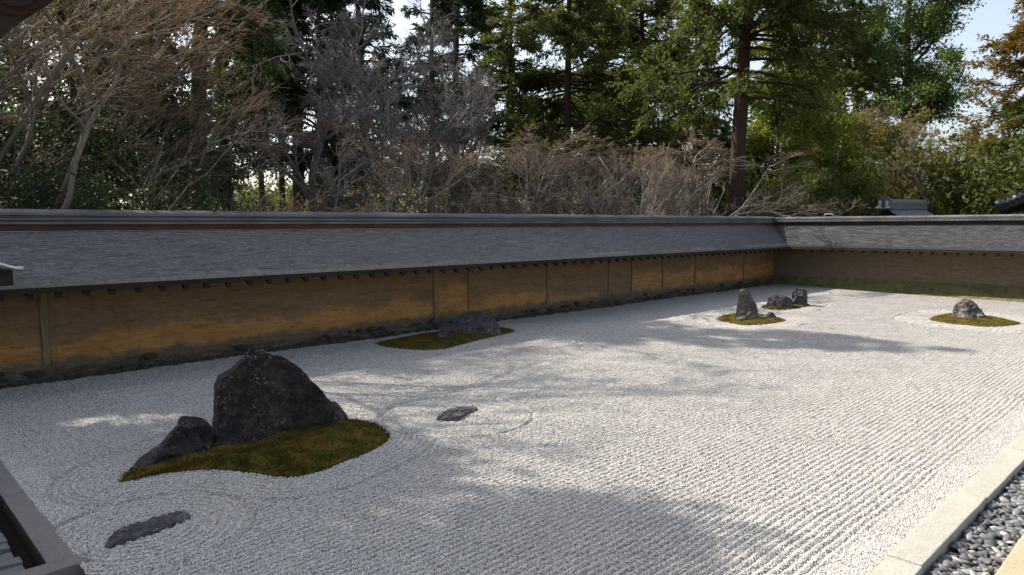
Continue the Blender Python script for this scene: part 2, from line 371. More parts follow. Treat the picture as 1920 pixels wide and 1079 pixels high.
def poly_dist(X, Y, poly):
    """unsigned distance to the outline and inside test"""
    a = poly; b = np.roll(poly, -1, 0)
    D = np.full(X.shape, 1e9); ins = np.zeros(X.shape, bool)
    for (ax, ay), (bx, by) in zip(a, b):
        ex, ey = bx - ax, by - ay; L = ex * ex + ey * ey + 1e-12
        t = np.clip(((X - ax) * ex + (Y - ay) * ey) / L, 0, 1)
        D = np.minimum(D, np.hypot(X - ax - t * ex, Y - ay - t * ey))
        c = (ay > Y) != (by > Y)
        ins ^= c & (X < (bx - ax) * (Y - ay) / (by - ay + 1e-12) + ax)
    return D, ins

PITCH_R = 0.067
FLAT = [(ground(856, 778)[:2], 0.98), (ground(275, 997)[:2], 0.75)]
def rake(X, Y):
    wob = 0.006 * np.sin(X * 3.1 + np.sin(Y * 2.3)) + 0.005 * np.sin(X * 7.7 + Y * 4)
    h = 0.0100 * np.cos(2 * np.pi * (Y + wob) / PITCH_R)
    edge = (X < GX0 + 0.25) | (X > GX1 - 0.6) | (Y > GY1 - 0.5) | (Y < GY0 + 0.28)
    h = np.where(edge, 0.0, h)
    for k, (poly, ringw) in enumerate([(ISL['large'], 0.55), (ISL['wall'], 0.45), (ISL['upright'], 0.55), (ISL['far'], 0.45), (ISL['dome'], 0.75)]):
        lo, hi = poly.min(0) - ringw - .1, poly.max(0) + ringw + .1
        m = (X > lo[0]) & (X < hi[0]) & (Y > lo[1]) & (Y < hi[1])
        D, ins = poly_dist(X[m], Y[m], poly)
        ring = 0.009 * np.cos(2 * np.pi * (D - 0.02) / PITCH_R)
        ring = ring - 0.030 * np.exp(-((D - ringw) / 0.028) ** 2)
        hm = h[m]; hm = np.where(D < ringw + 0.03, ring, hm); hm = np.where(ins, -0.01, hm); h[m] = hm
    for (c, r) in FLAT:
        el = np.hypot((X - c[0]) / 1.0, (Y - c[1]) / 1.0) if r > 0.9 else np.hypot((X - c[0]) * 0.9, (Y - c[1]))
        ring = 0.008 * np.cos(2 * np.pi * el / PITCH_R) - 0.036 * np.exp(-((el - r) / 0.030) ** 2)
        h = np.where(el < r + 0.03, ring, h)
    return h
gx = np.concatenate([np.arange(GX0, 8.2, 0.040), np.arange(8.2, GX1, 0.15), [GX1]])
gy = np.concatenate([np.arange(GY0, 9.8, 0.0168), np.arange(9.8, GY1, 0.03), [GY1]])
X, Y = np.meshgrid(gx, gy, indexing='ij')
Z = rake(X, Y) + 0.012 * np.array(np.sin(X * 0.9) * np.cos(Y * 0.8)) + rng.normal(0, 0.0028, X.shape)
bed = link('gravel_bed', mesh_np('gravel_bed', np.stack([X, Y, Z], -1).reshape(-1, 3), grid_faces(len(gx), len(gy)), M['bed'], True))
tag(bed, kind='structure')

# loose grains lying on the raked bed
def ico(name, seed, mat, flat=0.75, sub=1):
    bm = bmesh.new(); bmesh.ops.create_icosphere(bm, subdivisions=sub, radius=1); r = random.Random(seed)
    for v in bm.verts: v.co *= r.uniform(0.72, 1.22); v.co.z *= flat
    me = bpy.data.meshes.new(name); bm.to_mesh(me); bm.free(); me.materials.append(mat); return me
def grains():
    rg = np.random.default_rng(11)
    pts = []
    # stratified by distance from the veranda edge: as dense as the eye can make out
    for lo, hi, dens in ((0, 6.2, 8200), (6.2, 8.5, 5000), (8.5, 12, 2200), (12, 17, 800)):
        n = int((GX1 - GX0) * (GY1 - GY0) * dens)
        x = rg.uniform(GX0 + .01, GX1, n); y = rg.uniform(GY0 + .01, GY1, n)
        d = np.hypot(x, y); k = (d >= lo) & (d < hi)
        a = np.arctan2(y, x); k &= (a > R(5)) & (a < R(86))
        pts.append(np.stack([x[k], y[k]], 1))
    p = np.concatenate(pts)
    for poly in ISL.values():
        lo, hi = poly.min(0), poly.max(0)
        m = np.where((p[:, 0] > lo[0]) & (p[:, 0] < hi[0]) & (p[:, 1] > lo[1]) & (p[:, 1] < hi[1]))[0]
        D, ins = poly_dist(p[m, 0], p[m, 1], poly)
        keep = np.ones(len(p), bool); keep[m[ins & (D > 0.012)]] = False; p = p[keep]
    z = rake(p[:, 0], p[:, 1]) + 0.012 * np.sin(p[:, 0] * 0.9) * np.cos(p[:, 1] * 0.8) + rg.uniform(-0.001, 0.005, len(p))
    me = bpy.data.meshes.new('gravel_grains'); me.vertices.add(len(p))
    me.vertices.foreach_set('co', np.column_stack([p, z]).astype(np.float32).ravel()); me.update()
    o = link('gravel_grains', me); tag(o, 'white gravel grains raked into fine ridges across the garden', 'gravel', kind='stuff')
    src = bpy.data.collections.new('grain_shapes')
    for i in range(5):
        s = bpy.data.objects.new('grain_shape', ico('grain_shape', i, M['grain'])); src.objects.link(s)
    ng = bpy.data.node_groups.new('scatter_grains', 'GeometryNodeTree')
    ng.interface.new_socket('Geometry', in_out='INPUT', socket_type='NodeSocketGeometry')
    ng.interface.new_socket('Geometry', in_out='OUTPUT', socket_type='NodeSocketGeometry')
    N = ng.nodes; gi = N.new('NodeGroupInput'); go = N.new('NodeGroupOutput'); L = ng.links.new
    ci = N.new('GeometryNodeCollectionInfo'); ci.inputs[0].default_value = src; ci.inputs['Separate Children'].default_value = True
    ip = N.new('GeometryNodeInstanceOnPoints'); ip.inputs['Pick Instance'].default_value = True
    rr = N.new('FunctionNodeRandomValue'); rr.data_type = 'FLOAT_VECTOR'; rr.inputs[0].default_value = (0, 0, 0); rr.inputs[1].default_value = (6.28, 6.28, 6.28)
    rs = N.new('FunctionNodeRandomValue'); rs.data_type = 'FLOAT'; rs.inputs[2].default_value = 0.0038; rs.inputs[3].default_value = 0.0086
    L(gi.outputs[0], ip.inputs['Points']); L(ci.outputs[0], ip.inputs['Instance']); L(rr.outputs[0], ip.inputs['Rotation'])
    L(rs.outputs[1], ip.inputs['Scale']); L(ip.outputs[0], go.inputs[0])
    md = o.modifiers.new('scatter', 'NODES'); md.node_group = ng
    print('grains', len(p))
grains()

# ------------------------------------------------------------------ the clay walls and their shingled roofs
def roof_profile(n, run, rise, seed, along, wob=0.006):
    """stepped courses of thin bark from ridge (t=0) to eave (t=1); returns t, drop offsets"""
    t = np.linspace(0, 1, n + 1); return t
def shingle_roof(name, parent, corner, axis, length, run, z_r, z_e, inward, dz=0.0, n=30, seg=0.16, mitre=True, mat='shingle'):
    """corner: ridge corner point; axis: unit along wall away from the corner; inward: unit towards the garden.
    Each course is a real step."""
    rg = np.random.default_rng(len(name) * 7 + int(length))
    ns = int(length / seg); V = []; rows = []
    prof = []
    for i in range(n):
        t0, t1 = i / n, (i + 1) / n
        prof.append((t0, 0.0)); prof.append((t1, 0.016))          # thin bark lifted at its lower edge
    prof.append((1.0, -0.055))
    s = np.linspace(0, 1, ns + 1)
    for (t, lift) in prof:
        run_t = run * t; cur = t * t * 0.0
        z = z_r + (z_e - z_r) * (t + 0.10 * t * (1 - t))          # slight hollow in the slope
        start = run_t if mitre else 0.0
        d = start + s * (length - start)
        j = rg.normal(0, 0.0015, ns + 1) if 0 < t < 1 else np.zeros(ns + 1)
        lz = lift + rg.normal(0, 0.0008, ns + 1)
        P = np.array(corner)[None, :2] + np.outer(d, axis) + (run_t + j)[:, None] * np.array(inward)[None, :]
        V.append(np.column_stack([P, z + lz + dz * d]))
    V = np.array(V)
    f = grid_faces(len(prof), ns + 1)
    o = link(name, mesh_np(name, V.reshape(-1, 3), f, M[mat], False), parent); return o
def extr(name, mat, parent, prof, p0, axis, side, length, dz=0.0, seg=0.8, jit=0.0, mitre=0.0):
    """sweep a closed (offset, z) profile along a wall"""
    rg = np.random.default_rng(int(length * 10) + len(name)); ns = max(2, int(length / seg)); k = len(prof); V = []
    for s in np.linspace(0, 1, ns + 1):
        for (o, z) in prof:
            start = mitre * o
            d = start + s * (length - start)
            q = np.array(p0[:2]) + np.array(axis) * d + np.array(side) * o
            V.append((q[0], q[1], z + dz * d + (rg.normal(0, jit) if jit else 0)))
    f = grid_faces(ns + 1, k, True)
    caps = [np.array([list(range(k))[::-1]]), np.array([[ns * k + i for i in range(k)]])]
    return link(name, mesh_np(name, V, [f] + caps, mat), parent)

def stone_meshes(mat, n=6, seed=3):
    L = []
    for i in range(n):
        me = ico('stone', seed + i, mat, 0.75, 2); L.append(me)
    return L
STONES = stone_meshes(m_rock('plinth_stone', (0.016, 0.015, 0.012), (0.045, 0.041, 0.033), (0.13, 0.12, 0.10), 0.8, 4.0))

def clay_wall(name, label, corner, axis, side, length, wall_off, panels, posts, dz, ridge_z, eave_z, run, foot, ridge_kind, foot_mat='plinth', foot_h=0.22):
    """corner = plan point where the two ridges meet; side points into the garden"""
    root = empty(name, (corner[0], corner[1], 0)); tag(root, label, 'wall')
    bpy.context.view_layer.update()
    inv = np.array([corner[0], corner[1]]); c0 = (0.0, 0.0)
    ax, sd_ = np.array(axis), np.array(side)
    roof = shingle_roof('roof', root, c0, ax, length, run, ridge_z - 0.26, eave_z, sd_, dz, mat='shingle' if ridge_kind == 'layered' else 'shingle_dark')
    # the hidden outer slope
    extr('outer_slope', M['shingle'], root, [(0.0, ridge_z - 0.28), (-1.0, eave_z), (-1.0, eave_z - 0.08), (0.0, ridge_z - 0.40)], c0, ax, sd_, length, dz)
    # eave fascia and soffit
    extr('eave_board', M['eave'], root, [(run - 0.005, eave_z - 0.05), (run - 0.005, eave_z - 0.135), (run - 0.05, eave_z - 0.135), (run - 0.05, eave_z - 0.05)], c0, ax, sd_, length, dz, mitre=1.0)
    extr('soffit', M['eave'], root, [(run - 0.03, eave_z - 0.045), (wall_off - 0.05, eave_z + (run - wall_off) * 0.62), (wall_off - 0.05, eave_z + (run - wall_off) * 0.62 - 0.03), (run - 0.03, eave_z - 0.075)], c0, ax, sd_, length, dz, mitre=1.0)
    # rafters, one by one
    rm = MB(); w, hgt = 0.042, 0.095
    slope = 0.62
    o0, o1 = wall_off - 0.05, run - 0.075
    def rp(o, z): return np.append(sd_ * o, z)
    za, zb = eave_z + (run - o0) * slope - 0.15, eave_z + (run - o1) * slope - 0.175
    vv = []
    for (o, z) in ((o0, za), (o1, zb)):
        for (da, db) in ((-w, -hgt), (w, -hgt), (w, 0), (-w, 0)):
            vv.append(np.append(sd_ * o + ax * da, z + db))
    rm.add(vv, [(0, 1, 2, 3), (4, 7, 6, 5), (0, 4, 5, 1), (1, 5, 6, 2), (2, 6, 7, 3), (3, 7, 4, 0)])
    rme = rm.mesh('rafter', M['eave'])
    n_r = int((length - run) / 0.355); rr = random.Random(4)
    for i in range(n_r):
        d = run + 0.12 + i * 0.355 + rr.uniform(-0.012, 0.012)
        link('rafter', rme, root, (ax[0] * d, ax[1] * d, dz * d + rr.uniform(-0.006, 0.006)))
    # ridge: courses stacked under a rounded cap
    if ridge_kind == 'layered':
        zt = ridge_z
        extr('ridge_board', M['red'], root, [(0.16, zt - 0.32), (0.16, zt - 0.235), (-0.16, zt - 0.235), (-0.16, zt - 0.32)], c0, ax, sd_, length, dz, jit=0.003, mitre=1.0)
        for k, (o, a, b) in enumerate(((0.235, zt - 0.231, zt - 0.200), (0.165, zt - 0.197, zt - 0.168), (0.225, zt - 0.165, zt - 0.136), (0.165, zt - 0.133, zt - 0.098))):
            extr('ridge_course', M['ridge'], root, [(o, a), (o, b), (o - 0.02, b + 0.002), (-o + 0.02, b + 0.002), (-o, b), (-o, a)], c0, ax, sd_, length, dz, jit=0.003, mitre=1.0)
        cap = [(0.235, zt - 0.095), (0.235, zt - 0.05), (0.17, zt - 0.015), (0.07, zt), (-0.07, zt), (-0.17, zt - 0.015), (-0.225, zt - 0.05), (-0.225, zt - 0.095)]
        extr('ridge_cap', M['ridge'], root, cap, c0, ax, sd_, length, dz, jit=0.003, mitre=1.0)
    else:
        zt = ridge_z
        extr('ridge_board', M['eave'], root, [(0.15, zt - 0.30), (0.15, zt - 0.19), (-0.15, zt - 0.19), (-0.15, zt - 0.30)], c0, ax, sd_, length, dz, jit=0.003, mitre=1.0)
        extr('ridge_course', M['ridge'], root, [(0.21, zt - 0.187), (0.21, zt - 0.135), (-0.21, zt - 0.135), (-0.21, zt - 0.187)], c0, ax, sd_, length, dz, jit=0.002, mitre=1.0)
        cap = [(0.19, zt - 0.13), (0.20, zt - 0.055), (0.15, zt - 0.015), (0.06, zt), (-0.06, zt), (-0.15, zt - 0.015), (-0.20, zt - 0.055), (-0.19, zt - 0.13)]
        extr('ridge_cap', M['ridge'], root, cap, c0, ax, sd_, length, dz, jit=0.003, mitre=1.0)
    # clay panels between the posts, each with its own weathering
    top = eave_z + 0.55
    start = wall_off - 0.02
    edges = [start] + list(posts) + [length]
    rg = np.random.default_rng(8)
    for i in range(len(edges) - 1):
        a, b = edges[i], edges[i + 1]
        nx = max(2, int((b - a) / 0.09)); nz = 22
        U, V_ = np.meshgrid(np.linspace(a, b, nx), np.linspace(0.0, top, nz), indexing='ij')
        off = wall_off + 0.004 * np.sin(U * 5 + V_ * 9) + rg.normal(0, 0.0022, U.shape) + 0.045 * np.clip(0.45 - V_, 0, 1)
        P = U[..., None] * ax + off[..., None] * sd_
        o = link('clay_panel', mesh_np('clay_panel', np.concatenate([P, V_[..., None]], -1).reshape(-1, 3), grid_faces(nx, nz), M['clay'], True), root)
        o.color = (*panels[i % len(panels)], 1)
    extr('wall_core', M['eave'], root, [(wall_off - 0.04, 0.0), (wall_off - 0.04, top - 0.02), (-wall_off, top - 0.02), (-wall_off, 0.0)], c0, ax, sd_, length, 0)
    for k, d in enumerate(posts):
        w = (0.03, 0.035, 0.045, 0.028, 0.03, 0.04, 0.028, 0.07, 0.05, 0.075)[k % 10]
        me = bevel_box('post', 2 * w if abs(ax[0]) > .5 else 0.05, 0.05 if abs(ax[0]) > .5 else 2 * w, top - 0.25, M['post'], 0.006, 0.006, k, 6)
        q = ax * d + sd_ * (wall_off + 0.008)
        link('post', me, root, (q[0], q[1], 0.25 + (top - 0.25) / 2))
    # earth footing that slopes out to the gravel
    ns = int(length / 0.07); pr = foot
    U = np.linspace(wall_off, length, ns); k = 9; Vv = np.zeros((ns, k, 3))
    for j in range(k):
        f = j / (k - 1)
        for i in range(ns):
            w0 = pr(U[i])
            nz_ = noise.noise(Vector((U[i] * 1.3, j * 0.35, 7))) * 0.045 + noise.noise(Vector((U[i] * 6, j * 1.1, 2))) * 0.03
            oo = wall_off - 0.03 + (w0 + 0.03) * f + nz_ * (0.4 + f)
            zz = foot_h * (1 - f) ** 1.4 - 0.03 * f + nz_ * 0.9 * (1 - f * 0.6) + 0.012
            q = ax * U[i] + sd_ * oo; Vv[i, j] = (q[0], q[1], zz)
    link('footing', mesh_np('footing', Vv.reshape(-1, 3), grid_faces(ns, k), M[foot_mat], True), root)
    return root

RUN, WOFF = 1.32, 0.25
RC = (26.98, 13.17)                            # plan point where the ridges meet
south_posts = sorted(RC[0] - x for x in (2.45, 10.1, 11.1, 13.85, 16.45, 17.55, 19.2, 21.1, 24.4))
south_panels = [(0.05, 0.05, 0), (0.18, 0.0, 0), (0.05, 0.35, 0), (0.0, 0.25, 0), (0.75, 0.0, 0), (0.55, 0.0, 0), (0.35, 0.0, 0), (0.0, 0.0, 0), (0.30, 0, 0), (0.25, 0, 0), (0.3, 0, 0)]
south = clay_wall('clay_wall', 'long ochre clay wall with bark shingle roof along the left of the gravel', RC, (-1, 0), (0, -1), 31.0, WOFF,
                  south_panels, south_posts, 0.0022, 2.60, 1.54, RUN, lambda d: 0.17, 'layered')
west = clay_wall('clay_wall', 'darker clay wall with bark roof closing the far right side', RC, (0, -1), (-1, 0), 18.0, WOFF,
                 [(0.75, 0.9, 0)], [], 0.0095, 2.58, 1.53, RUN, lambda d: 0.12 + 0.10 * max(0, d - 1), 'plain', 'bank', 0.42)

# foot stones along the long wall, one by one
rr = random.Random(21); x = 26.4
while x > 0.3:
    s = rr.uniform(0.045, 0.125)
    y = 12.80 + rr.uniform(-0.035, 0.09)
    link('stone', rr.choice(STONES), south, (x - RC[0], y - RC[1], rr.uniform(0.0, 0.05)), (0, 0, rr.uniform(0, 6)), (s * rr.uniform(0.9, 1.5), s * rr.uniform(.7, 1), s * rr.uniform(0.6, 0.95)))
    x -= s * rr.uniform(0.9, 1.6)
rr = random.Random(5)
for i in range(60):                             # smaller ones scattered higher on the footing
    s = rr.uniform(0.03, 0.08)
    link('stone', rr.choice(STONES), south, (rr.uniform(-26, -1), rr.uniform(-0.36, -0.30), rr.uniform(0.08, 0.22)), (0, 0, rr.uniform(0, 6)), (s * 1.3, s, s * .8))

# ------------------------------------------------------------------ rocks and moss islands
def rock(name, label, cat, rows, contact, depth, mat, seed, rough=0.05, cuts=16, power=2.6, nth=64, nz=34, group=None, sharp=0.9, chips=26, contact2=None, front=None, chip_k=0.5):
    P = ground(*contact); dv = P[:2] / np.linalg.norm(P[:2]); rv = np.array([dv[1], -dv[0]])
    if contact2:
        P2 = ground(*contact2); rv = (P2 - P)[:2]; rv = rv / np.linalg.norm(rv); dv = np.array([-rv[1], rv[0]]); P = (P + P2) / 2
    pts = []
    for (py, xl, xr) in rows:
        e = []
        for px in (xl, xr):
            d = ray(px, py); t = (P[:2] @ dv + depth * 0.8) / (d[:2] @ dv); q = d * t + np.array([0, 0, CAM_H]); e.append(((q[:2] - P[:2]) @ rv, q[2]))
        pts.append((0.5 * (e[0][1] + e[1][1]), e[0][0], e[1][0]))
    pts.sort(); pts = np.array(pts)
    zlo = pts[0, 0]
    if zlo > -0.06: pts = np.vstack([[-0.10, pts[0, 1], pts[0, 2]], pts])
    pts[:, 0] = np.maximum(pts[:, 0], -0.12)
    ztop = pts[-1, 0]
    zz = np.linspace(pts[0, 0], ztop, nz)
    uL = np.interp(zz, pts[:, 0], pts[:, 1]); uR = np.interp(zz, pts[:, 0], pts[:, 2])
    a = np.maximum((uR - uL) / 2, 0.004); cu = (uR + uL) / 2; amax = a.max()
    b = depth * np.clip(a / amax, 0, 1) ** 1.15
    lean = depth * 0.0 * np.clip((zz - 0) / max(ztop, 1e-3), 0, 1)
    th = np.linspace(0, 2 * np.pi, nth, endpoint=False)
    c, s = np.cos(th), np.sin(th); e = 2 / power
    cc = np.sign(c) * np.abs(c) ** e; ss = np.sign(s) * np.abs(s) ** e
    U = cu[:, None] + a[:, None] * cc; Vd = depth * 0.92 + lean[:, None] + b[:, None] * ss; Zz = np.repeat(zz[:, None], nth, 1)
    p = np.stack([U, Vd, Zz], -1).reshape(-1, 3)
    p = np.vstack([p, [[cu[-1], depth * 0.92 + lean[-1], ztop + 0.002]]])
    cen = np.array([cu.mean(), depth * 0.92, ztop * 0.4]); rg = np.random.default_rng(seed)
    size = max(amax, ztop)
    for k in range(cuts):                        # hew flat faces
        n = rg.normal(size=3); n[2] = abs(n[2]) * 0.30; n[0] *= 0.28; n[1] -= 0.5 * np.sign(rg.uniform(-0.3, 1)); n /= np.linalg.norm(n)
        d = (p - cen) @ n; lim = d.max() * rg.uniform(sharp - 0.22, sharp + 0.05)
        over = np.clip(d - lim, 0, None)
        if abs(n[1]) > 0.35: p[:, 1] -= over * 0.95 / n[1]
    isf = p[:, 1] < depth * 0.92
    if front: p[:, 1] = np.where(isf, np.minimum(np.maximum(p[:, 1], front(p[:, 0], p[:, 2])), depth * 0.90), p[:, 1])
    fr = np.clip((depth * 0.92 - p[:, 1]) / (0.15 * depth) + 0.6, 0, 1)      # towards the viewer's side; the rim stays put
    for k in range(chips):                       # chipped flat faces, cut into the depth of the stone
        c_ = p[rg.integers(0, len(p))]; n = np.array([rg.normal(0, 0.55), -1.0, rg.normal(0.1, 0.5)]); n /= np.linalg.norm(n)
        rad_ = size * rg.uniform(0.16, 0.5); w = np.clip(4.0 * (1 - np.linalg.norm((p - c_)[:, [0, 2]], axis=1) / rad_), 0, 1) * fr
        over = np.clip((p - c_) @ n + size * rg.uniform(0.0, 0.05), 0, size * 0.13); p[:, 1] = np.where(isf, np.minimum(p[:, 1] + over * w * 0.8 * chip_k, np.maximum(p[:, 1], depth * 0.86)), p[:, 1])
    q = np.empty_like(p)
    for i, v in enumerate(p):
        w = Vector(v / size) + Vector((seed * 1.7, seed, 0))
        n1 = noise.fractal(w * 2.2, 0.9, 2.1, 4); n2 = noise.ridged_multi_fractal(w * 4.5, 0.9, 2.2, 4, 1.0, 2.0) - 1.0
        dd = (v - cen); dd = dd / (np.linalg.norm(dd) + 1e-9)
        q[i] = v + dd * size * rough * 0.3 * (n1 * 0.9 + n2 * 0.45)
        n3 = noise.ridged_multi_fractal(w * 2.6 + Vector((4, 1, 7)), 0.8, 2.3, 5, 1.0, 2.0) - 0.9
        n4 = noise.fractal(w * 11, 0.8, 2.1, 3)
        q[i][1] -= size * rough * (0.6 * n3 + 0.3 * n4); q[i][0] += size * rough * 0.2 * n4; q[i][2] += size * rough * 0.15 * n4 * (1 if v[2] > 0.05 else 0)
    base = np.array([P[0], P[1], 0.0])
    f = grid_faces(nz, nth, True); f = f[:, ::-1]
    last = (nz - 1) * nth
    tri = np.array([[last + i, last + (i + 1) % nth, nz * nth] for i in range(nth)])
    wv = np.column_stack([q[:, :1] * rv[None, :] + q[:, 1:2] * dv[None, :], q[:, 2]])
    o = link(name, mesh_np(name, wv, [f, tri], mat, False), None, tuple(base))
    tag(o, label, cat, group); return o

def moss(name, label, poly, hgt, seed, tufts):
    c = poly.mean(0); nr = 26; n = len(poly); rg = np.random.default_rng(seed)
    V = [];
    for i in range(nr + 1):
        f = 1 - i / nr
        for k in range(n):
            q = c + (poly[k] - c) * f * (1 + (0.012 * math.sin(k * 1.9) + rg.normal(0, 0.006) if i == 0 else 0))
            z = hgt * (1 - f ** 4) ** 0.8
            z += 0.022 * noise.noise(Vector((q[0] * 5, q[1] * 5, seed))) + 0.012 * noise.noise(Vector((q[0] * 22, q[1] * 22, seed))) + rg.normal(0, 0.0035)
            if i == 0: z = -0.02
            V.append((q[0] - c[0], q[1] - c[1], z))
    root = link(name, mesh_np(name, V, grid_faces(nr + 1, n, True), M['moss'], True), None, (c[0], c[1], 0))
    tag(root, label, 'moss', 'moss islands in the gravel')
    # short upright tufts
    f = np.sqrt(rg.uniform(0, 1.03, tufts)); k = rg.integers(0, n, tufts)
    q = (poly[k] - c) * f[:, None] + rg.normal(0, 0.01, (tufts, 2))
    z = hgt * (1 - np.clip(f, 0, 1) ** 4) ** 0.8 - 0.006
    r = rg.uniform(0.004, 0.009, tufts); h = rg.uniform(0.012, 0.032, tufts)
    a = rg.uniform(0, 6.28, tufts)
    vs = []
    for j in range(3):
        vs.append(np.column_stack([q[:, 0] + r * np.cos(a + j * 2.09), q[:, 1] + r * np.sin(a + j * 2.09), z]))
    vs.append(np.column_stack([q + rg.normal(0, 0.008, (tufts, 2)), z + h]))
    vs = np.stack(vs, 1).reshape(-1, 3); b = np.arange(tufts)[:, None] * 4
    t = np.concatenate([b + [0, 1, 3], b + [1, 2, 3], b + [2, 0, 3]])
    tf = link('moss_tufts', mesh_np('moss_tufts', vs, t, M['moss']), root); tag(tf, kind='stuff')
    return root
moss('moss_island', 'largest moss island, under the big peaked rock', ISL['large'], 0.085, 1, 12000)
moss('moss_island', 'long moss island close to the long clay wall', ISL['wall'], 0.06, 2, 6000)
moss('moss_island', 'oval moss island under the upright tan stone', ISL['upright'], 0.05, 3, 3000)
moss('moss_island', 'small dark moss island under the two black far stones', ISL['far'], 0.04, 4, 2000)
moss('moss_island', 'oval moss island under the rounded stone at far right', ISL['dome'], 0.05, 5, 3000)

GR = 'stones set in the gravel garden'
def big_front(u, z):
    base = 0.06 + 0.10 * z
    ledge = 0.83 + 0.10 * u
    return np.maximum.reduce([base, base + 1.5 * (z - ledge), 0.06 + 2.2 * (-0.47 - u + 0.10 * z), 0.03 + 0.75 * (u - 0.30 + 0.25 * z), base + 0.9 * (0.18 - z) * (u > -0.2) * 0.0])
rock('standing_rock', 'huge dark peaked rock on the largest moss island', 'rock',
     [(852, 425, 610), (842, 410, 622), (806, 400, 631), (795, 405, 630), (781, 408, 627), (769, 409, 621), (744, 409, 603), (716, 410, 578), (702, 417, 566), (691, 436, 557), (682, 446, 546), (674, 454, 530), (668, 460, 512), (661, 465, 502), (656, 470, 495), (652, 475, 489), (649, 479, 485)],
     (410, 868), 0.50, M['rock_dark'], 3, 0.042, 4, 3.4, 150, 100, GR, 0.93, 46, (637, 824), big_front, 0.7)
rock('low_rock', 'low jagged dark rock lying left of the huge peaked rock', 'rock',
     [(890, 239, 300), (878, 243, 325), (868, 252, 350), (860, 259, 380), (850, 268, 396), (844, 278, 397), (835, 292, 398), (822, 312, 398), (813, 318, 398), (803, 328, 397), (797, 333, 395), (792, 338, 384), (789, 346, 368), (787, 351, 358)],
     (232, 903), 0.24, M['rock_dark'], 8, 0.07, 5, 2.6, 130, 64, GR, 0.9, 40, (400, 856), None, 0.6)
rock('small_rock', 'small pale grey rock peeking out behind the right of the huge rock', 'rock',
     [(800, 600, 655), (790, 600, 655), (778, 602, 648), (768, 605, 640), (760, 610, 634), (755, 614, 628)],
     (636, 797), 0.16, M['rock_grey'], 12, 0.06, 10, 2.4, 48, 22, GR)
rock('foot_stone', 'little brown stone at the front foot of the huge rock', 'rock',
     [(850, 420, 452), (844, 421, 450), (837, 426, 445), (833, 430, 440)], (435, 852), 0.06, M['rock_dark'], 15, 0.07, 6, 2.3, 32, 14, GR)
def flat_stone(label, pts, seed):
    o2 = outline(pts, 60, 0.004, seed); c = o2.mean(0); n = len(o2); V = []; nr = 9
    for i in range(nr + 1):
        f = 1 - i / nr
        for k in range(n):
            q = (o2[k] - c) * f
            z = -0.03 if i == 0 else 0.034 + 0.03 * noise.noise(Vector((q[0] * 7 + seed, q[1] * 7, 1))) + 0.022 * noise.noise(Vector((q[0] * 24, q[1] * 24, seed)))
            V.append((q[0], q[1], z))
    o = link('flat_stone', mesh_np('flat_stone', V, grid_faces(nr + 1, n, True), M['rock_flat']), None, (c[0], c[1], 0.0)); tag(o, label, 'rock', GR)
flat_stone('flat grey stone flush in the gravel inside a raked ring', [(815, 788), (838, 772), (858, 766), (897, 767), (880, 776), (862, 788), (838, 790)], 18)
flat_stone('long dark stone nearly buried in the gravel at the lower left', [(190, 1030), (205, 1012), (250, 990), (300, 972), (345, 963), (362, 970), (335, 984), (290, 1002), (240, 1020), (208, 1031)], 24)
rock('lying_rock', 'low lichen spotted rock on the moss beside the long wall', 'rock',
     [(633, 838, 940), (622, 842, 941), (612, 846, 937), (604, 850, 931), (598, 854, 924), (592, 866, 917), (587, 878, 908), (584, 886, 899)],
     (890, 632), 0.40, M['rock_grey'], 31, 0.07, 12, 2.4, 72, 32, GR)
rock('small_rock', 'small pale stone left of the lichen spotted rock by the wall', 'rock',
     [(642, 822, 848), (632, 821, 848), (622, 822, 846), (612, 826, 842), (606, 830, 838)], (834, 641), 0.14, M['rock_grey'], 33, 0.08, 8, 2.4, 36, 18, GR)
rock('upright_rock', 'upright tan stone like a seated figure on the oval moss', 'rock',
     [(603, 1379, 1423), (592, 1379, 1423), (580, 1381, 1421), (570, 1382, 1418), (560, 1383, 1413), (552, 1385, 1408), (546, 1388, 1404), (543, 1391, 1400)],
     (1400, 602), 0.30, M['rock_tan'], 41, 0.06, 14, 2.5, 64, 40, GR)
rock('small_rock', 'small pale stone leaning on the front of the upright tan stone', 'rock',
     [(603, 1379, 1402), (597, 1380, 1402), (590, 1384, 1401), (585, 1388, 1398)], (1390, 604), 0.10, M['rock_tan'], 43, 0.06, 8, 2.4, 32, 14, GR)
rock('small_rock', 'small grey stone right of the upright tan stone', 'rock',
     [(600, 1426, 1458), (595, 1430, 1456), (590, 1436, 1453), (586, 1441, 1449)], (1442, 600), 0.15, M['rock_grey'], 44, 0.05, 8, 2.3, 36, 14, GR)
rock('far_rock', 'low wide black stone in the far corner of the garden', 'rock',
     [(580, 1434, 1486), (572, 1437, 1487), (565, 1439, 1486), (560, 1441, 1483), (556, 1445, 1474), (554, 1450, 1466)], (1460, 579), 0.38, M['rock_black'], 51, 0.06, 10, 2.5, 56, 24, GR)
rock('far_rock', 'upright blocky black stone in the far corner of the garden', 'rock',
     [(576, 1483, 1515), (565, 1484, 1514), (555, 1484, 1514), (548, 1485, 1513), (544, 1487, 1511), (542, 1491, 1508)], (1499, 575), 0.28, M['rock_black'], 53, 0.05, 10, 3.0, 48, 28, GR)
rock('dome_rock', 'rounded knobbly tan stone on the moss at far right', 'rock',
     [(603, 1783, 1852), (596, 1784, 1850), (587, 1785, 1845), (579, 1787, 1839), (572, 1791, 1833), (566, 1798, 1826), (562, 1805, 1818)], (1818, 602), 0.42, M['rock_tan'], 61, 0.10, 10, 2.3, 64, 30, GR)

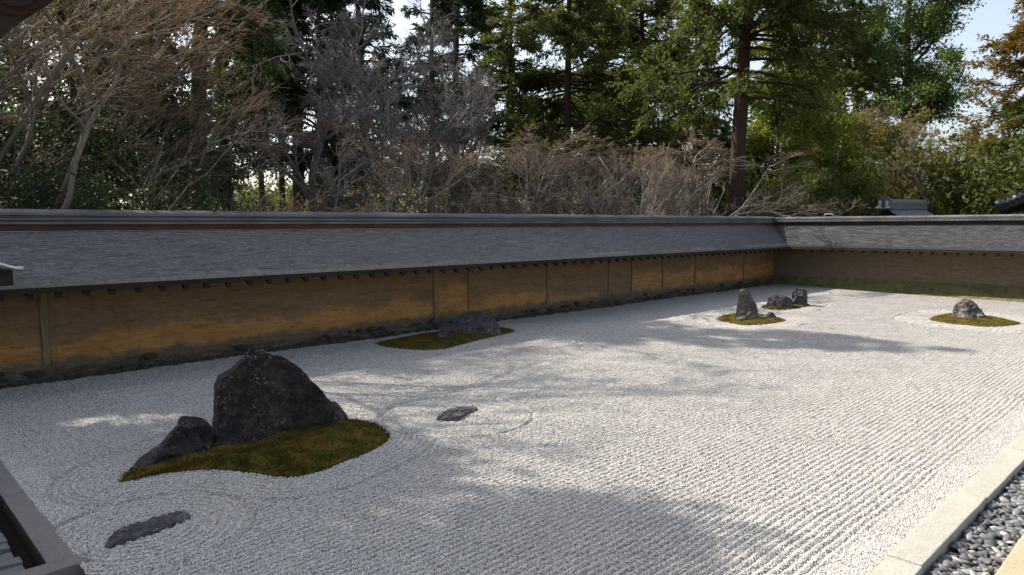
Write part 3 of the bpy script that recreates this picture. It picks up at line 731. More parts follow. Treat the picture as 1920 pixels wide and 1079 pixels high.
# ------------------------------------------------------------------ kerbs, pebble strip, drain boards
nk = empty('kerb', (5.5, 1.6, 0)); tag(nk, kind='structure')
xj = [1.9, 3.72, 5.53, 7.35, 9.16, 10.98, 12.8, 14.6, 16.45, 18.2, 20.0, 21.8, 23.6, 25.4]
for i in range(len(xj) - 1):
    L = xj[i + 1] - xj[i] - 0.006
    me = bevel_box('kerb_block', L, 0.235, 0.30, M['granite'], 0.010, 0.0035, i, 14)
    link('kerb_block', me, nk, ((xj[i] + xj[i + 1]) / 2 - 5.5, 1.598 - 1.6 + random.Random(i).uniform(-.004, .004), -0.117 + random.Random(i).uniform(-.004, .004)), (0, 0, random.Random(i).uniform(-.002, .002)))
ok = empty('kerb', (6, 0.9, 0)); tag(ok, kind='structure')
for i, (a, b) in enumerate(((2.4, 4.6), (4.606, 6.9), (6.906, 9.1), (9.106, 11.4))):
    me = bevel_box('kerb_block', b - a, 0.36, 0.34, M['sandstone'], 0.015, 0.008, i + 30, 8)
    link('kerb_block', me, ok, ((a + b) / 2 - 6, 0.91 - 0.9, -0.13))
# pebble strip between the kerbs
ps = link('pebble_strip', mesh_np('pebble_strip', [(1.5, 1.0, -0.14), (26, 1.0, -0.14), (26, 1.55, -0.14), (1.5, 1.55, -0.14)], [np.array([[0, 1, 2, 3]])], M['gutter'])); tag(ps, kind='structure')
rr = random.Random(77)
PM = []
for i in range(10):
    bm = bmesh.new(); bmesh.ops.create_icosphere(bm, subdivisions=2, radius=1)
    off = Vector((i * 3.1, 2, 5))
    for v in bm.verts:
        v.co *= 1 + 0.22 * noise.noise(v.co * 1.3 + off)
        v.co.z *= 0.42; v.co.y *= 0.68
    for f in bm.faces: f.smooth = True
    me = bpy.data.meshes.new('pebble'); bm.to_mesh(me); bm.free(); me.materials.append(M['pebble']); PM.append(me)
spots = []
gxp = 5.2
while gxp < 10.6:
    yy = 1.115
    while yy < 1.47:
        spots.append((gxp + rr.uniform(-.02, .02), yy + rr.uniform(-.015, .015))); yy += 0.046
    gxp += 0.052
spots = spots + [(rr.uniform(5.2, 10.5), rr.uniform(1.12, 1.46)) for _ in range(220)]
spots.sort(key=lambda p: p[0]); stuff = MB(); npb = 0
vis = [p for p in spots if math.hypot(*p) > 0]
for (px_, py_) in vis:
    s = rr.uniform(0.025, 0.052); zz = -0.075 + rr.uniform(0, 0.045)
    rot = (rr.uniform(-.5, .5), rr.uniform(-.5, .5), rr.uniform(0, 6.28)); me = rr.choice(PM)
    if npb < 300 and 5.55 < px_:
        link('pebble', me, ps, (px_, py_, zz), rot, (s * rr.uniform(1, 1.35), s, s)); npb += 1
    else:
        v = np.empty(len(me.vertices) * 3, np.float32); me.vertices.foreach_get('co', v); v = v.reshape(-1, 3)
        Rm = np.array(Matrix.Rotation(rot[2], 3, 'Z') @ Matrix.Rotation(rot[0], 3, 'X') @ Matrix.Rotation(rot[1], 3, 'Y'))
        f = np.array([list(p.vertices) for p in me.polygons])
        stuff.add((v * [s * 1.2, s, s]) @ Rm.T + [px_, py_, zz], None, f)
tag(stuff.build('pebbles', M['pebble'], ps, True), kind='stuff')

# lower left: grey kerb corner, open gutter, weathered boards
ek = empty('kerb', (1.15, 8, 0)); tag(ek, kind='structure')
ej = [5.945, 7.7, 9.5, 11.2, 12.7]
for i in range(len(ej) - 1):
    me = bevel_box('kerb_block', 0.185, ej[i + 1] - ej[i] - 0.006, 0.30, M['granite_dark'], 0.01, 0.006, 50 + i, 8)
    link('kerb_block', me, ek, (0.0, (ej[i] + ej[i + 1]) / 2 - 8, -0.142))
for i, (a, b) in enumerate(((-1.0, 0.35), (0.356, 1.30))):
    me = bevel_box('kerb_block', b - a, 0.165, 0.30, M['granite_dark'], 0.01, 0.006, 60 + i, 8)
    link('kerb_block', me, ek, ((a + b) / 2 - 1.15, 5.855 - 8, -0.138))
gb = link('gutter', mesh_np('gutter', [(-2.5, 5.9, -0.13), (1.1, 5.9, -0.13), (1.1, 13, -0.13), (-2.5, 13, -0.13)], [np.array([[0, 1, 2, 3]])], M['gutter'])); tag(gb, kind='structure')
mb = MB(); mb.box(1.040, 1.0555, 5.945, 12.7, -0.128, -0.006); mb.build('kerb_dark_strip', M['gutter'], gb)  # added dark strip, blacks out the kerb's outer face where it catches light
bw = empty('boardwalk', (0, 8, -0.2)); tag(bw, 'weathered grey board walk in the lower left corner behind the kerb', 'boardwalk')
yb = 5.98; k = 0
while yb < 9.4:
    w = random.Random(k).uniform(0.14, 0.18)
    me = bevel_box('plank', 2.9, w - 0.012, 0.05, M['plank'], 0.012, 0.008, 80 + k, 10)
    link('plank', me, bw, (-0.52 + random.Random(k + 5).uniform(-0.02, 0.02), yb + w / 2 - 8, 0.155 + random.Random(k + 9).uniform(-.01, .01)), (random.Random(k).uniform(-.10, .02), random.Random(k).uniform(-.01, .01), random.Random(k + 2).uniform(-.02, .02)))
    yb += w; k += 1
# strips of gravel-free soil north of the pebble strip and veranda footing
vd = MB(); vd.box(-3, 30, -3, 0.725, -0.40, -0.06); tag(vd.build('veranda_base', M['sandstone']), kind='structure')

# ------------------------------------------------------------------ small roof corner at left, temple eave at top left
g = empty('gate_roof', (0.55, 10.4, 0)); tag(g, 'corner of a small roof with pale metal edge at the left border', 'roof')
def strip(name, mat, pts, width_vec, thick, parent):
    pts = np.array(pts, float); w = np.array(width_vec, float); V = []
    for p in pts:
        V += [p, p + w, p + w + [0, 0, thick], p + [0, 0, thick]]
    n = len(pts); f = grid_faces(n, 4, True)
    return link(name, mesh_np(name, V, [f, np.array([[0, 1, 2, 3], [4 * n - 1, 4 * n - 2, 4 * n - 3, 4 * n - 4]])], mat), parent)
def on_plane(px, py, Yp):
    d = ray(px, py); t = Yp / d[1]; return np.array([d[0] * t, Yp, CAM_H + d[2] * t])
gp0 = np.array([0.55, 10.4, 0])
edge = [on_plane(a, b, 10.4) - gp0 for a, b in ((-120, 452), (-70, 476), (-30, 490), (0, 497), (18, 502), (30, 504.5), (44, 505))]
strip('metal_edge', M['metal'], edge, (0.0, 0.05, 0.0), 0.030, g)
sl = [e + [0.0, 0.055, -0.012] for e in edge[:-1]]
strip('roof_slope', M['shingle'], sl, (0.0, 1.3, 0.0), 0.03, g)
und = [e + [-0.03, 0.0, -0.055] for e in edge[:-2]]
strip('under_board', M['dark_wood'], und, (0.0, 1.2, 0.0), 0.03, g)
br0 = on_plane(22, 536, 10.55) - gp0
mb = MB(); mb.box(br0[0] - 0.16, br0[0] + 0.02, 0.15, 0.30, br0[2], br0[2] + 0.19); mb.build('bracket', M['dark_wood'], g)
mb = MB(); mb.box(br0[0] - 0.75, br0[0] - 0.165, 0.12, 0.32, br0[2] + 0.02, br0[2] + 0.15); mb.build('beam', M['dark_wood'], g)
mb = MB(); mb.box(br0[0] - 0.72, br0[0] - 0.55, 0.14, 0.30, -0.3, br0[2] + 0.02); mb.build('post', M['dark_wood'], g)

te = empty('temple_eave', (0, 0, 0)); tag(te, 'dark eave end with round boss in the upper left corner', 'eave')
def at_depth(px, py, dist): d = ray(px, py); d = d / np.linalg.norm(d); return d * dist + np.array([0, 0, CAM_H])
ea = at_depth(25, -28, 3.0); te.location = ea
nrm = ray(25, -28); nrm = nrm / np.linalg.norm(nrm)
eu = np.cross(nrm, [0, 0, 1]); eu /= np.linalg.norm(eu); ev = np.cross(eu, nrm)
def eave_poly(name, mat, pts2, d0, d1, parent):
    k = len(pts2); V = [eu * a + ev * b + nrm * d0 for a, b in pts2] + [eu * a + ev * b + nrm * d1 for a, b in pts2]
    side = np.array([[i, (i + 1) % k, k + (i + 1) % k, k + i] for i in range(k)])
    return link(name, mesh_np(name, V, [side, np.array([list(range(k))[::-1]]), np.array([[k + i for i in range(k)]])], mat), parent)
u = 3.0 / FPX * 0.68                              # metres per photograph pixel here
P2 = [(a * u, b * u) for a, b in ((-60, -160), (-25, -109), (0, -84), (35, -52), (68, -25), (95, 10), (130, 70), (150, 160), (-200, 160), (-200, -160))]
eave_poly('bargeboard', M['dark_wood'], P2, 0.0, 0.14, te)
circ = lambda r, n=40: [(r * math.cos(-2 * math.pi * i / n), r * math.sin(-2 * math.pi * i / n)) for i in range(n)]
bo = eave_poly('boss', M['red_ring'], circ(60 * u), -0.02, -0.002, te)
eave_poly('boss_face', M['dark_wood'], circ(42 * u), -0.045, -0.022, bo)

# ------------------------------------------------------------------ roofs beyond the far wall
def tiled_roof(name, label, P, rz, half_w, length, ridge_z, slope, orna=True):
    root = empty(name, (P[0], P[1], 0), rz); tag(root, label, 'building')
    run = half_w; zr = ridge_z
    for sgn in (-1, 1):
        n = int(length / 0.26); V = []; cols = []
        prof = []
        for i in range(n):                       # pan and cover tiles as a corrugated sheet
            for f_, hh in ((0, 0), (0.25, 0.0), (0.4, 0.055), (0.6, 0.075), (0.8, 0.055), (0.95, 0.0)):
                prof.append((i * 0.26 + f_ * 0.26, hh))
        m = 14
        for j in range(m):
            t = j / (m - 1)
            for (xx, hh) in prof:
                V.append((xx, sgn * run * t, zr - slope * run * (t - 0.12 * t * (1 - t)) + hh + (0.015 if j % 2 else 0)))
        fcs = grid_faces(m, len(prof))
        link('roof_slope', mesh_np('roof_slope', V, fcs, M['tile'], False), root)
    for k, (w, a, b) in enumerate(((0.20, 0.0, 0.13), (0.16, 0.135, 0.25), (0.19, 0.255, 0.36))):
        mb = MB(); mb.box(-0.1, length + 0.1, -w, w, zr + a, zr + b); mb.build('ridge_course', M['tile'], root)
    mb = MB(); q = [(math.cos(t) * 0.13, math.sin(t) * 0.13) for t in np.linspace(0, math.pi, 9)]
    V = [(-0.12, a, zr + 0.362 + b) for a, b in q] + [(length + 0.12, a, zr + 0.362 + b) for a, b in q]
    link('ridge_cap', mesh_np('ridge_cap', V, [np.array([[i, i + 1, 10 + i, 9 + i] for i in range(8)])], M['tile'], True), root)
    if orna:
        mb = MB(); o2 = [(-0.42, -0.02), (-0.46, 0.12), (-0.30, 0.2), (-0.34, 0.42), (-0.2, 0.62), (0, 0.55), (0.2, 0.62), (0.34, 0.42), (0.30, 0.2), (0.46, 0.12), (0.42, -0.02)]
        V = [(-0.22, a, zr + b) for a, b in o2] + [(-0.12, a, zr + b) for a, b in o2]; k = len(o2)
        og = link('ridge_end_tile', mesh_np('ridge_end_tile', V, [np.array([[i, (i + 1) % k, k + (i + 1) % k, k + i] for i in range(k)]), np.array([list(range(k))[::-1]]), np.array([[k + i for i in range(k)]])], M['tile']), root)
        for sy_ in (-1, 1):
            w2 = [(0.05, 0.02), (0.38, 0.04), (0.36, 0.1), (0.25, 0.14), (0.26, 0.34), (0.17, 0.46), (0.10, 0.30), (0.14, 0.14)]
            V = [(-0.245, a * sy_, zr + b) for a, b in w2] + [(-0.222, a * sy_, zr + b) for a, b in w2]; k = len(w2)
            link('plaster_scroll', mesh_np('plaster_scroll', V, [np.array([[i, (i + 1) % k, k + (i + 1) % k, k + i] for i in range(k)]), np.array([list(range(k))]), np.array([[k + i for i in range(k)]])], M['tile_white']), og)
    mb = MB(); mb.box(0.5, length - 0.5, -run * 0.7, run * 0.7, -0.3, zr - slope * run * 0.72); mb.build('wall', M['brown_wood'], root)
    mb = MB(); mb.box(0.15, length - 0.15, -run + 0.15, run - 0.15, zr - slope * run - 0.02, zr - slope * run + 0.05); mb.build('eave_board', M['dark_wood'], root)
    return root
d = ray(1660, 411); sc_ = 36 / (d @ FWD); bx_, by_ = d[0] * sc_, d[1] * sc_
tiled_roof('tiled_building', 'tiled roof ridge with white scroll end tile showing above the far wall', (bx_, by_), R(-12), 2.6, 3.4, 3.02, 0.62)

d = ray(1866, 388); sc_ = 34 / (d @ FWD); c2 = d * sc_ + np.array([0, 0, CAM_H])
hb = empty('hall_building', (c2[0], c2[1], 0)); tag(hb, 'dark gabled hall roof rising at the right border above the wall', 'building')
ey = np.array([d[0], d[1], 0]) / np.hypot(d[0], d[1]); ex = np.array([ey[1], -ey[0], 0]); ey = ey + 0.12 * ex
def hp(a, b, c): return ex * a + ey * b + np.array([0, 0, c])
z0 = c2[2]
prof = [(0.0, 0.0), (0.5, 0.16), (1.0, 0.42), (1.6, 0.80), (2.4, 1.45), (3.4, 2.35)]
def sheet(name, mat, lo, hi, b0, b1, parent):
    V = [];
    for a, c in prof: V += [hp(a, b0, z0 + c + lo), hp(a, b1, z0 + c + lo), hp(a, b1, z0 + c + hi), hp(a, b0, z0 + c + hi)]
    n = len(prof); return link(name, mesh_np(name, V, [grid_faces(n, 4, True), np.array([[0, 1, 2, 3], [4 * n - 1, 4 * n - 2, 4 * n - 3, 4 * n - 4]])], mat), parent)
rs_ = sheet('roof_slope', M['tile'], 0.06, 0.16, 0.05, 6.0, hb)
sheet('bargeboard', M['dark_wood'], -0.22, 0.055, 0.0, 0.12, hb)
sheet('soffit', M['brown_wood'], -0.26, -0.225, 0.05, 5.6, hb)
for i in range(15):
    a = 0.05 + i * 0.22; c = np.interp(a, [p[0] for p in prof], [p[1] for p in prof])
    mb = MB(); q = [(math.cos(t) * 0.075, math.sin(t) * 0.075) for t in np.linspace(0, 2 * math.pi, 10, endpoint=False)]
    V = [hp(a + s_, -0.03, z0 + c + 0.20 + t_) for s_, t_ in q] + [hp(a + s_, 0.3, z0 + c + 0.20 + t_) for s_, t_ in q]
    link('edge_tile', mesh_np('edge_tile', V, [np.array([[k, (k + 1) % 10, 10 + (k + 1) % 10, 10 + k] for k in range(10)]), np.array([list(range(10))[::-1]])], M['tile'] if i % 3 else M['tile_white']), rs_)
V = [hp(a, b, c) for a, b, c in ((1.2, 0.9, -0.3), (5, 0.9, -0.3), (5, 6, -0.3), (1.2, 6, -0.3), (1.2, 0.9, z0 + .25), (5, 0.9, z0 + 2.2), (5, 6, z0 + 2.2), (1.2, 6, z0 + .25))]
link('wall', mesh_np('wall', V, [np.array([(0, 3, 2, 1), (4, 5, 6, 7), (0, 1, 5, 4), (1, 2, 6, 5), (2, 3, 7, 6), (3, 0, 4, 7)])], M['brown_wood']), hb)

# pale dry stalk bent over the far ridge
b0 = np.array([27.0, 10.95, 2.62]); st = [(0, -0.18, -0.01), (0, -0.14, 0.045), (0, -0.05, 0.075), (0, 0.06, 0.08), (0, 0.15, 0.06), (0, 0.2, 0.01)]
V = []
for p in st:
    for k in range(6): V.append((p[0] + 0.018 * math.cos(k * 1.047), p[1], p[2] + 0.018 * math.sin(k * 1.047)))
tag(link('dry_stalk', mesh_np('dry_stalk', V, [grid_faces(len(st), 6, True), np.array([[0, 1, 2, 3, 4, 5]])], M['straw'], True), None, tuple(b0)), 'pale dry stalk bent over the far wall ridge beside the tiled roof', 'stalk')

# ------------------------------------------------------------------ trees
def norm(v): return v / (np.linalg.norm(v, axis=-1, keepdims=True) + 1e-9)
def polyl(start, direc, length, K, rg, curl=0.25, trop=(0, 0, 0), trop_w=0.1):
    """grow N curved shoots: returns (N,K,3)"""
    N = len(start); P = np.empty((N, K, 3)); P[:, 0] = start; d = norm(direc); st = (length / (K - 1))[:, None]
    tv = np.array(trop, float)
    for k in range(1, K):
        d = norm(d + rg.normal(0, curl, (N, 3)) + tv * trop_w); P[:, k] = P[:, k - 1] + d * st
    return P
def spawn(P, rad, n, rg, t0=0.25, t1=1.0, ang=(35, 70), lr=(0.4, 0.7), K=5, curl=0.2, trop=(0, 0, 0), tw=0.1, rr_=0.55, length=None, flat=1.0, power=1.0):
    N, Kp, _ = P.shape; idx = np.repeat(np.arange(N), n); M_ = len(idx)
    t = t0 + (t1 - t0) * rg.uniform(0, 1, M_) ** power; f = t * (Kp - 1); i = np.minimum(f.astype(int), Kp - 2); w = (f - i)[:, None]
    s = P[idx, i] * (1 - w) + P[idx, i + 1] * w; d = norm(P[idx, i + 1] - P[idx, i])
    pr = rad[idx, i] * (1 - w[:, 0]) + rad[idx, i + 1] * w[:, 0]
    a = np.radians(rg.uniform(*ang, M_))[:, None]; rv = rg.normal(size=(M_, 3)); rv[:, 2] *= flat
    rv = norm(rv - (rv * d).sum(-1, keepdims=True) * d)
    nd = d * np.cos(a) + rv * np.sin(a)
    pl = np.linalg.norm(np.diff(P, axis=1), axis=-1).sum(1)[idx] if length is None else length
    L = pl * rg.uniform(*lr, M_) * (1.0 - 0.45 * t if length is None else 1.0)
    C = polyl(s, nd, L, K, rg, curl, trop, tw)
    r0 = pr * rr_ * rg.uniform(0.75, 1.05, M_)
    return C, r0
def taper(r0, K, tip, p=1.0): return tip + (np.maximum(r0, tip)[:, None] - tip) * (1 - np.linspace(0, 1, K)[None, :]) ** p
def tubes(mb, P, rad, S):
    N, K, _ = P.shape
    T = np.empty_like(P); T[:, 1:-1] = P[:, 2:] - P[:, :-2]; T[:, 0] = P[:, 1] - P[:, 0]; T[:, -1] = P[:, -1] - P[:, -2]
    T = norm(T); ref = np.where(np.abs(T[..., 2:3]) > 0.9, np.array([1.0, 0, 0]), np.array([0, 0, 1.0]))
    A = norm(np.cross(T, ref)); B = np.cross(T, A)
    th = np.linspace(0, 2 * np.pi, S, endpoint=False)
    V = P[:, :, None, :] + rad[:, :, None, None] * (np.cos(th)[None, None, :, None] * A[:, :, None, :] + np.sin(th)[None, None, :, None] * B[:, :, None, :])
    k = np.arange(K - 1)[:, None]; j = np.arange(S)[None, :]
    a = k * S + j; b = k * S + (j + 1) % S; q = np.stack([a, b, b + S, a + S], -1).reshape(-1, 4)
    q = (np.arange(N)[:, None, None] * (K * S) + q[None]).reshape(-1, 4)
    mb.add(V.reshape(-1, 3), q)
def thin(mb, P, rad):
    """three-sided twigs ending in a point: K points, last one shared"""
    N, K, _ = P.shape
    d = norm(P[:, -1] - P[:, 0]); ref = np.where(np.abs(d[:, 2:3]) > 0.9, np.array([1.0, 0, 0]), np.array([0, 0, 1.0]))
    A = norm(np.cross(d, ref)); B = np.cross(d, A); th = np.array([0, 2.094, 4.189])
    ring = np.cos(th)[None, :, None] * A[:, None, :] + np.sin(th)[None, :, None] * B[:, None, :]
    V = P[:, :-1, None, :] + rad[:, :-1, None, None] * ring[:, None]
    V = np.concatenate([V.reshape(N, -1, 3), P[:, -1:]], 1); nv = (K - 1) * 3 + 1; off = (np.arange(N) * nv)[:, None, None]
    if K > 2:
        k = np.arange(K - 2)[:, None]; j = np.arange(3)[None]; a = k * 3 + j; b = k * 3 + (j + 1) % 3
        q = (off + np.stack([a, b, b + 3, a + 3], -1).reshape(1, -1, 4)).reshape(-1, 4)
    else: q = None
    l = (K - 2) * 3; t = (off + np.array([[l, l + 1, l + 3], [l + 1, l + 2, l + 3], [l + 2, l, l + 3]])[None]).reshape(-1, 3)
    mb.add(V.reshape(-1, 3), q, t)
def leaves(mb, C, D, ln, wd, rg, lift=0.0):
    N = len(C); D = norm(D); r = rg.normal(size=(N, 3)); W = norm(np.cross(D, r)); Nn = np.cross(D, W)
    ln = ln * rg.uniform(0.6, 1.3, N)[:, None]; wd = wd * rg.uniform(0.6, 1.3, N)[:, None]
    v = np.stack([C, C + D * ln * 0.5 + W * wd * 0.5 + Nn * ln * 0.08, C + D * ln, C + D * ln * 0.5 - W * wd * 0.5 + Nn * ln * 0.08], 1)
    b = (np.arange(N) * 4)[:, None]; mb.add(v.reshape(-1, 3), b + [[0, 1, 2, 3]])

def bare_tree(name, label, x, y, h, spread, bark, twig, seed, limbs=7, lean=(0, 0, 0), weep=0.0, n2=7, n3=7, n4=7, n5=5, trunk_r=0.14, fork=0.25, ang=(35, 65), group='bare trees behind the long wall', flat=0.6, twig_l=1.0, tmin=0.0033, up=1.0, dome=None):
    rg = np.random.default_rng(seed); z = float(terrain_z(np.array(x), np.array(y)))
    root = empty(name, (x, y, z)); tag(root, label, 'tree', group)
    th = h * (0.5 if weep == 0 else 0.75)
    P0 = polyl(np.array([[0, 0, -0.3]]), np.array([[lean[0] * .8, lean[1] * .5, 1.0]]), np.array([th]), 9, rg, 0.13, lean, 0.10)
    R0 = taper(np.array([trunk_r]), 9, trunk_r * 0.4, 0.8); R0[:, 0] *= 1.35
    C1, r1 = spawn(P0, R0, limbs, rg, fork, 1.0, ang, (1, 1), 11, 0.15, (lean[0], lean[1], 0.30 + lean[2]), 0.09, 0.66, rg.uniform(0.7, 1.15, limbs) * spread, 1.0)
    R1 = taper(r1, 11, 0.016, 0.8)
    C2, r2 = spawn(C1, R1, n2, rg, 0.18, 1.0, (22, 58), (0.35, 0.7), 8, 0.15, (lean[0], lean[1], 0.40 * up - weep), 0.10, 0.62, None, flat)
    R2 = taper(r2, 8, 0.009, 0.9)
    C3, r3 = spawn(C2, R2, n3, rg, 0.15, 1.0, (20, 55), (0.35, 0.7), 5, 0.16, (lean[0], lean[1], 0.5 * up - 2.2 * weep), 0.13, 0.6, None, flat)
    R3 = taper(r3, 5, 0.0055)
    C4, r4 = spawn(C3, R3, n4, rg, 0.15, 1.0, (18, 50), (0.4, 0.75), 3, 0.14, (lean[0], lean[1], 0.6 * up - 3.4 * weep), 0.2, 0.6, None, 1.0)
    C4 = C4[:, :1] + (C4 - C4[:, :1]) * twig_l
    R4 = np.maximum(taper(np.maximum(r4, 0.005), 3, 0.004), tmin)
    C5, r5 = spawn(C4, R4, n5, rg, 0.15, 1.0, (15, 45), (0.4, 0.8), 2, 0.12, (lean[0], lean[1], 0.6 * up - 3.4 * weep), 0.25, 0.7, None, 1.0)
    R5 = np.full((len(C5), 2), tmin)
    lim = 13.95 - y
    for Pk in (C1, C2, C3, C4, C5):              # kept clipped along the wall
        yy = Pk[..., 1]; Pk[..., 1] = np.where(yy < lim, lim + 0.10 * (yy - lim), yy)
        if dome: zz_ = Pk[..., 2]; Pk[..., 2] = np.where(zz_ > dome, dome + 0.38 * (zz_ - dome), zz_)
        zz_ = Pk[..., 2]; Pk[..., 2] = np.where(zz_ < 1.2, 1.2 + 0.15 * (zz_ - 1.2), zz_)
    a = MB(); tubes(a, P0, R0, 10); tubes(a, C1, R1, 7); tubes(a, C2, R2, 5)
    a.build('trunk', bark, root, True)
    b = MB(); tubes(b, C3, R3, 4); thin(b, C4, R4); b.build('branches', M['twig_grey'] if twig is M['twig_grey'] else M['twig_mid'], root, True)
    b = MB(); thin(b, C5, R5); b.build('crown', twig, root, True)
    return root
def copy_tree(src, label, x, y, rz, s, group=None):
    c = src.copy(); COL.objects.link(c); c.location = (x, y, float(terrain_z(np.array(x), np.array(y)))); c.rotation_euler = (0, 0, rz); c.scale = (s, s, s); c['label'] = label
    if group: c['group'] = group
    for ch in src.children:
        k = ch.copy(); COL.objects.link(k); k.parent = c
    return c
def leafy_tree(name, label, x, y, h, spread, bark, leaf, seed, base=0.3, limbs=14, n2=6, n3=5, nl=40, ls=0.11, trunk_r=0.2, lean=(0, 0, 0), ang=(45, 85), clump=0.28, group='evergreen trees behind the walls', cat='tree', top=1.0):
    rg = np.random.default_rng(seed); z = float(terrain_z(np.array(x), np.array(y)))
    root = empty(name, (x, y, z)); tag(root, label, cat, group)
    P0 = polyl(np.array([[0, 0, -0.3]]), np.array([[lean[0], lean[1], 1.0]]), np.array([h * 0.92]), 10, rg, 0.05, (0, 0, 1), 0.08)
    R0 = taper(np.array([trunk_r]), 10, trunk_r * 0.15, 0.8); R0[:, 0] *= 1.3
    tt = rg.uniform(base, 1.0, limbs); 
    C1, r1 = spawn(P0, R0, limbs, rg, base, 1.0, ang, (1, 1), 6, 0.14, (0, 0, 0.35), 0.12, 0.55, rg.uniform(0.55, 1.05, limbs) * spread, 1.0)
    R1 = taper(r1, 6, 0.02)
    C2, r2 = spawn(C1, R1, n2, rg, 0.25, 1.0, (25, 65), (0.35, 0.6), 5, 0.18, (0, 0, 0.35), 0.12, 0.6); R2 = taper(r2, 5, 0.01)
    C3, r3 = spawn(C2, R2, n3, rg, 0.25, 1.0, (25, 65), (0.4, 0.7), 4, 0.2, (0, 0, 0.3), 0.12, 0.6); R3 = taper(r3, 4, 0.006)
    a = MB(); tubes(a, P0, R0, 12); tubes(a, C1, R1, 6); tubes(a, C2, R2, 4); thin(a, C3, R3)
    a.build('trunk', bark, root, True)
    # leaf clumps round the shoot ends
    tips = C3[:, -1]; dirs = norm(C3[:, -1] - C3[:, 0])
    idx = np.repeat(np.arange(len(tips)), nl); back = rg.uniform(0, 1, len(idx))[:, None]
    C = tips[idx] * (1 - back * 0.5) + C3[idx, 1] * back * 0.5 + rg.normal(0, clump, (len(idx), 3)) * [1, 1, 0.6]
    D = dirs[idx] * 0.5 + rg.normal(0, 0.8, (len(idx), 3)) + [0, 0, 0.1]
    b = MB(); leaves(b, C, D, ls, ls * 0.5, rg); b.build('crown', leaf, root)
    return root
def conifer(name, label, x, y, h, spread, bark, leaf, seed, base=0.3, limbs=60, n2=9, nl=26, ls=0.34, trunk_r=0.3, droop=0.35, taper_p=0.8, group='tall conifers behind the walls', wd=0.3, gap=0.0):
    rg = np.random.default_rng(seed); z = float(terrain_z(np.array(x), np.array(y)))
    root = empty(name, (x, y, z)); tag(root, label, 'tree', group)
    P0 = polyl(np.array([[0, 0, -0.3]]), np.array([[0, 0, 1.0]]), np.array([h]), 12, rg, 0.012, (0, 0, 1), 0.05)
    R0 = taper(np.array([trunk_r]), 12, 0.03, 0.75); R0[:, 0] *= 1.25
    t = np.sort(rg.uniform(base, 0.985, limbs)); f = t * 11; i = np.minimum(f.astype(int), 10); w = (f - i)[:, None]
    s = P0[0, i] * (1 - w) + P0[0, i + 1] * w
    az = rg.uniform(0, 6.283, limbs); L = spread * (1 - (t - base) / (1 - base)) ** taper_p * rg.uniform(0.65, 1.1, limbs) + 0.35
    d = np.column_stack([np.cos(az), np.sin(az), rg.uniform(-0.1, 0.35, limbs)])
    C1 = polyl(s, d, L, 6, rg, 0.10, (0, 0, -droop), 0.25); R1 = taper(np.full(limbs, trunk_r * 0.22), 6, 0.012)
    C2, r2 = spawn(C1, R1, n2, rg, 0.25, 1.0, (25, 60), (0.25, 0.55), 4, 0.14, (0, 0, -droop), 0.2, 0.5, None, 0.5); R2 = taper(r2, 4, 0.006)
    a = MB(); tubes(a, P0, R0, 14); tubes(a, C1, R1, 5); thin(a, C2, R2)
    a.build('trunk', bark, root, True)
    idx = np.repeat(np.arange(len(C2)), nl); u = rg.uniform(0.1, 1, len(idx)); f = u * 3; i = np.minimum(f.astype(int), 2); w = (f - i)[:, None]
    C = C2[idx, i] * (1 - w) + C2[idx, i + 1] * w + rg.normal(0, 0.10, (len(idx), 3)) * [1, 1, 0.7]
    D = norm(C2[idx, -1] - C2[idx, 0]) + rg.normal(0, 0.55, (len(idx), 3)) + [0, 0, -0.25]
    b = MB(); leaves(b, C, D, ls, ls * wd, rg); b.build('crown', leaf, root)
    return root
def shrub(name, label, x, y, h, spread, leaf, seed, n=26, nl=300, ls=0.09, group='shrubs behind the walls'):
    rg = np.random.default_rng(seed); z = float(terrain_z(np.array(x), np.array(y)))
    root = empty(name, (x, y, z)); tag(root, label, 'shrub', group)
    az = rg.uniform(0, 6.283, n); d = np.column_stack([np.cos(az) * spread / h, np.sin(az) * spread / h, np.ones(n)]) * rg.uniform(0.3, 1, (n, 1)) + [0, 0, 0.35]
    C1 = polyl(rg.normal(0, 0.15, (n, 3)) * [1, 1, 0], d, rg.uniform(0.6, 1.05, n) * h, 6, rg, 0.12, (0, 0, 0.3), 0.1); R1 = taper(np.full(n, 0.03), 6, 0.006)
    C2, r2 = spawn(C1, R1, 7, rg, 0.25, 1.0, (30, 70), (0.25, 0.5), 4, 0.2, (0, 0, 0.2), 0.1, 0.6); R2 = taper(r2, 4, 0.004)
    a = MB(); tubes(a, C1, R1, 5); thin(a, C2, R2); a.build('trunk', M['bark_dark'], root, True)
    k = max(4, nl // 7); idx = np.repeat(np.arange(len(C2)), k); u = rg.uniform(0, 1, len(idx))[:, None]
    C = C2[idx, 0] * (1 - u) + C2[idx, -1] * u + rg.normal(0, 0.16, (len(idx), 3))
    b = MB(); leaves(b, C, rg.normal(0, 1, (len(idx), 3)) + [0, 0, 0.2], ls, ls * 0.5, rg); b.build('crown', leaf, root)
    return root

# --- placement: columns are read off the photograph, distances are metres south of the veranda
def B(px, Y): return behind(px, Y)
